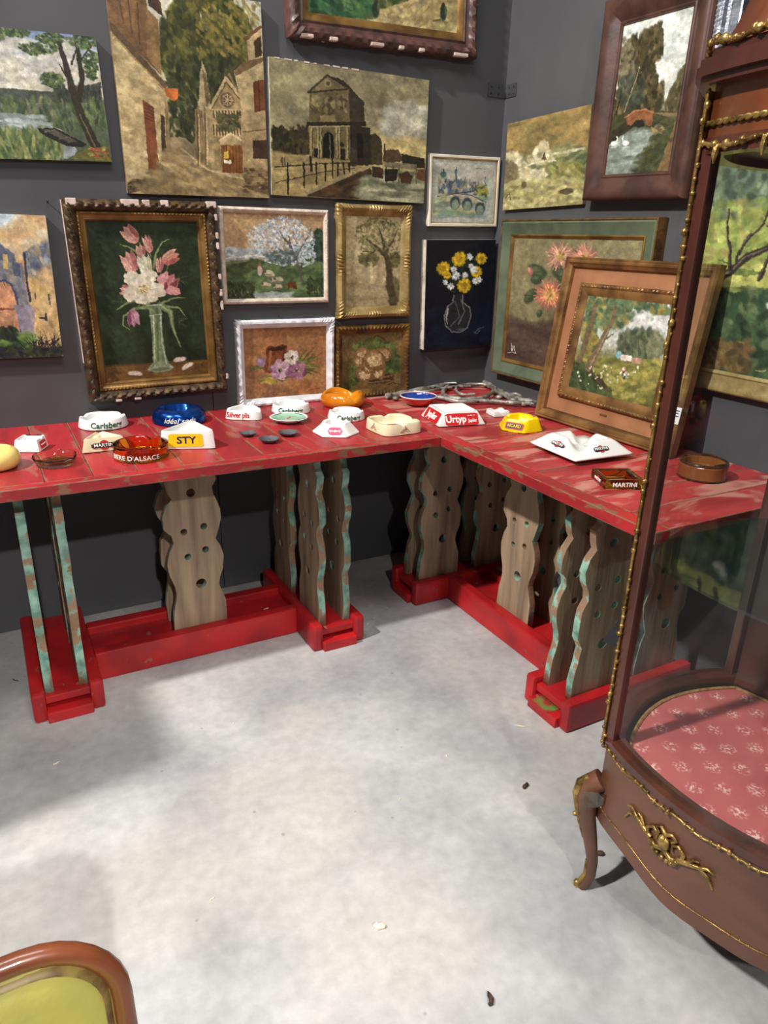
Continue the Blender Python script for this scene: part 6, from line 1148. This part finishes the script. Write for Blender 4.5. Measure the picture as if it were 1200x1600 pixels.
# bronze mount in the middle of the apron, and one on the frieze
def curl(mb, cx, cz, pts, r0, r1, xo):
    mb.tube([(xo(y)-.004, cx+y, cz+z) for y, z in pts], [r0+(r1-r0)*i/(len(pts)-1) for i in range(len(pts))], 6)
MY = -1.948
fys = np.array([q.y for q in front][::-1]); fxs = np.array([q.x for q in front][::-1])
def xo_(y): return float(np.interp(MY+y, fys, fxs))
mb = MB(); cz = .315
for s in (-1, 1):
    sp = [(s*(.006+.001*k), 0) for k in range(2)]
    curl(mb, MY, cz, [(s*.0, -.012), (s*.018, -.022), (s*.036, -.012), (s*.04, .006), (s*.028, .016), (s*.016, .01), (s*.018, -.002)], .0055, .003, xo_)
    curl(mb, MY, cz, [(s*.03, -.012), (s*.05, -.004), (s*.07, .004), (s*.088, -.004), (s*.098, -.022)], .006, .002, xo_)
    curl(mb, MY, cz, [(s*.05, -.002), (s*.058, .012), (s*.068, .014)], .004, .002, xo_); curl(mb, MY, cz, [(s*.07, .004), (s*.084, .012), (s*.096, .008)], .0045, .002, xo_)
    curl(mb, MY, cz, [(0, .02), (s*.012, .03), (s*.022, .024), (s*.014, .014)], .004, .003, xo_)
for k in range(9): a = PI*k/8; mb.ball((xo_(0)-.004, MY+.03*math.cos(a), cz-.018-.014*math.sin(a)), .006, 1)
mb.ball((xo_(0)-.006, MY, cz+.002), .013, 2, (.6, 1, 1.2)); mb.ball((xo_(0)-.009, MY+.003, cz+.012), .008, 1)
fin(mb, 'bronze_mount', 'ormolu', smooth=True, sharp=80)
mb = MB(); rr_ = random.Random(4)
for k in range(26): y = -.075+.15*k/25; mb.ball((xo_(y)-.005, MY+y, 1.545+rr_.uniform(-.007, .007)), rr_.uniform(.004, .009), 1)
fin(mb, 'frieze_mount', 'ormolu', smooth=True, sharp=80)
# legs with sabots
for P_, dr in ((pA, Vector((-.75, .66))), (pB, Vector((-.35, -.93))), (pC, Vector((.5, .86))), (pD, Vector((.8, -.6)))):
    dr = dr.normalized(); ps = [(.012, .30, .026), (.030, .285, .026), (.037, .255, .024), (.030, .20, .0205), (.016, .14, .0165), (.004, .08, .0135), (.003, .04, .0125), (.012, .012, .013), (.017, 0.0, .013)]
    inn = P_-dr*.014
    lg = fin(MB().tube([(inn.x+dr.x*a, inn.y+dr.y*a, z) for a, z, r_ in ps], [r_*.92 for _, _, r_ in ps], 10), 'leg', 'veneer_dull', smooth=True, sharp=60)
    kn = [(inn.x+dr.x*(a+r_*.9), inn.y+dr.y*(a+r_*.9), z) for a, z, r_ in ps]
    rr_ = random.Random(3); m2 = MB(); m2.tube(kn[0:5], [.011, .010, .009, .006, .003], 7); [m2.ball((q[0]+rr_.uniform(-.006, .006), q[1]+rr_.uniform(-.006, .006), q[2]), .006, 1) for q in kn[:4]]
    k2 = fin(m2, 'knee_mount', 'ormolu', smooth=True, sharp=80); k2.parent = lg
    m3 = MB(); m3.tube(kn[5:], [.003, .005, .007, .008], 7); m3.ball((kn[-1][0], kn[-1][1], .009), .009, 1); s3_ = fin(m3, 'sabot', 'ormolu', smooth=True, sharp=80); s3_.parent = lg
# clear tape on the near leg, black tag hanging on the post
tp = [(-.976, -1.752, .285), (-.958, -1.777, .292), (-.937, -1.787, .285), (-.935, -1.789, .268), (-.952, -1.778, .252), (-.974, -1.756, .24)]
fin(MB().add(tp+[(x+.0008, y+.0008, z) for x, y, z in tp], [(0, 1, 4, 5), (1, 2, 3, 4), (6, 11, 10, 7), (7, 10, 9, 8), (0, 6, 7, 1), (5, 4, 10, 11), (1, 7, 8, 2), (4, 3, 9, 10)]), 'clear_tape', 'tape_film')
tg = fin(MB().box((-.012, -.001, -.036), (.012, .001, 0), .0005), 'hanging_tag', 'tag_black'); tg.matrix_local = Matrix.Translation((-.941-CX, -1.747-CY, .655)) @ Matrix.Rotation(-.86, 4, 'Z') @ Matrix.Rotation(.35, 4, 'Y')
for v in tg.data.vertices: v.co += Vector((CX, CY, 0))
fin(MB().tube([(-.946, -1.742, .655), (-.944, -1.741, .668), (-.938, -1.742, .672)], .0008, 5), 'tag_string', 'tag_black')

# ------------------------------------------------------------------ chair in the lower left corner
ch = thing('upholstered_chair', 'wooden chair back with rounded corners and worn yellow-green leather', 'chair', Matrix.Translation((-2.105, -2.14, 0)))
hw = .206; zb_, zt_ = .50, .862
def rrect(w2, z0, z1, rad, n=8, dip=.0):
    pts = []
    for cx, cz, a0 in ((w2-rad, z1-rad, 0), (-w2+rad, z1-rad, 90), (-w2+rad*.6, z0+rad*.6, 180), (w2-rad*.6, z0+rad*.6, 270)):
        rd = rad if cz > (z0+z1)/2 else rad*.6
        for k in range(n+1): a = math.radians(a0+90*k/n); pts.append((cx+rd*math.cos(a), cz+rd*math.sin(a)))
    return pts
yv = lambda z: .045*(z-.86)*-1*0.0 + (.86-z)*-.10     # back rakes away from the seat
rp = rrect(hw-.009, zb_+.009, zt_-.009, .062)
bk = MB().tube([(x, yv(z), z) for x, z in rp], .0082, 10, closed=True, flat=1.25).build('back_frame', 'chair_wood', ch, smooth=True, sharp=80)
ip = rrect(hw-.015, zb_+.015, zt_-.015, .056); V = []; F = []; n_ = len(ip)
for f, d_ in ((1, .004), (.96, .009), (.88, .013), (.6, .019), (.25, .021)):
    for x, z in ip: zz = .68+(z-.68)*f; V.append((x*f, yv(zz)-d_, zz))
for f, d_ in ((1, .004), (.9, .009), (.3, .011)):
    for x, z in ip: zz = .68+(z-.68)*f; V.append((x*f, yv(zz)+d_, zz))
for a in (0, 1, 2, 3): F += [(a*n_+i, a*n_+(i+1) % n_, (a+1)*n_+(i+1) % n_, (a+1)*n_+i) for i in range(n_)]
for a in (5, 6): F += [(a*n_+i, (a+1)*n_+i, (a+1)*n_+(i+1) % n_, a*n_+(i+1) % n_) for i in range(n_)]
F += [tuple(4*n_+i for i in range(n_)), tuple(7*n_+i for i in range(n_))]; F += [(i, 5*n_+i, 5*n_+(i+1) % n_, (i+1) % n_) for i in range(n_)]
mobj('back_upholstery', V, F, 'leather_green', ch, smooth=True, sharp=60)
ep = rrect(hw-.0185, zb_+.0185, zt_-.0185, .05); MB().tube([(x, yv(z)-.006, z) for x, z in ep], .0042, 8, closed=True, flat=.22).build('worn_edge', 'leather_edge', ch, smooth=True, sharp=80)
for s in (-1, 1):
    MB().tube([(s*.19, yv(.52), .52), (s*.185, -.035, .42), (s*.185, -.02, .2), (s*.19, .03, .0)], [.014, .016, .014, .011], 8).build('leg', 'chair_wood', ch, smooth=True)
    MB().tube([(s*.2, -.43, .42), (s*.205, -.445, .3), (s*.195, -.43, .12), (s*.2, -.445, 0)], [.02, .018, .013, .011], 8).build('leg', 'chair_wood', ch, smooth=True)
MB().box((-.22, -.46, .39), (.22, -.015, .435), .012).build('seat_frame', 'chair_wood', ch, smooth=True); MB().box((-.205, -.445, .43), (.205, -.03, .475), .02).build('seat', 'leather_green', ch, smooth=True)

# ------------------------------------------------------------------ bits on the floor
def on_floor(px, py): q = hit(px, py, 2, 0.0); return float(q[0]), float(q[1])
for i, (px, py, L_, a, m_, nm, lb) in enumerate(((88, 1193, .02, .2, 'chip_pale', 'wood_splinter', 'pale wood splinter lying on the shaded floor'), (365, 1131, .012, .9, 'chip_pale', 'wood_splinter', None), (815, 1135, .045, 2.4, 'chip_pale', 'straw', 'thin pale straw by the near foot of the side table'), (698, 1181, .01, 1.2, 'chip_pale', 'wood_splinter', None), (625, 1249, .008, .3, 'chip_pale', 'wood_splinter', None), (592, 1450, .026, 2.5, 'chip_pale', 'dry_leaf', 'curled pale yellow leaf scrap on open floor'), (331, 1405, .014, .4, 'chip_pale', 'wood_splinter', None), (821, 1229, .022, .5, 'chip_dark', 'bark_crumb', 'small dark curl of bark on the floor'), (765, 1563, .026, 1.0, 'chip_dark', 'bark_crumb', 'dark twisted scrap on the warm-lit floor'), (936, 1335, .022, 2.5, 'chip_dark', 'bark_crumb', 'brown cork-like stub beside the cabinet leg'), (585, 966, .01, .4, 'chip_pale', 'wood_splinter', None), (575, 975, .012, .6, 'chip_pale', 'wood_splinter', None), (605, 950, .012, 1.8, 'chip_pale', 'wood_splinter', None), (25, 1063, .03, 2.2, 'chip_dark', 'twig', 'dark bent twig on the floor by the table foot'), (430, 940, .02, .1, 'chip_pale', 'wood_splinter', None))):
    x, y = on_floor(px, py); z = .0
    if (px, py) == (430, 940): x, y, z = -1.17, -.36, .072
    rr_ = random.Random(i); w_ = .0016 if 'straw' in nm or 'splinter' in nm or 'twig' in nm else .006
    pts = [(x+(k/4-.5)*L_*math.cos(a)+rr_.uniform(-.1, .1)*L_, y+(k/4-.5)*L_*math.sin(a)+rr_.uniform(-.1, .1)*L_, z+w_*.7+rr_.uniform(0, .15)*w_) for k in range(5)]
    o = MB().tube(pts, [w_*.5, w_, w_*1.1, w_, w_*.4], 6, flat=.7).build(nm, m_)
    tag(o, lb or ('pale splinter lying on the red stretcher board' if z else 'tiny pale wood splinter on the concrete floor'), 'debris', 'bits of debris on the floor')
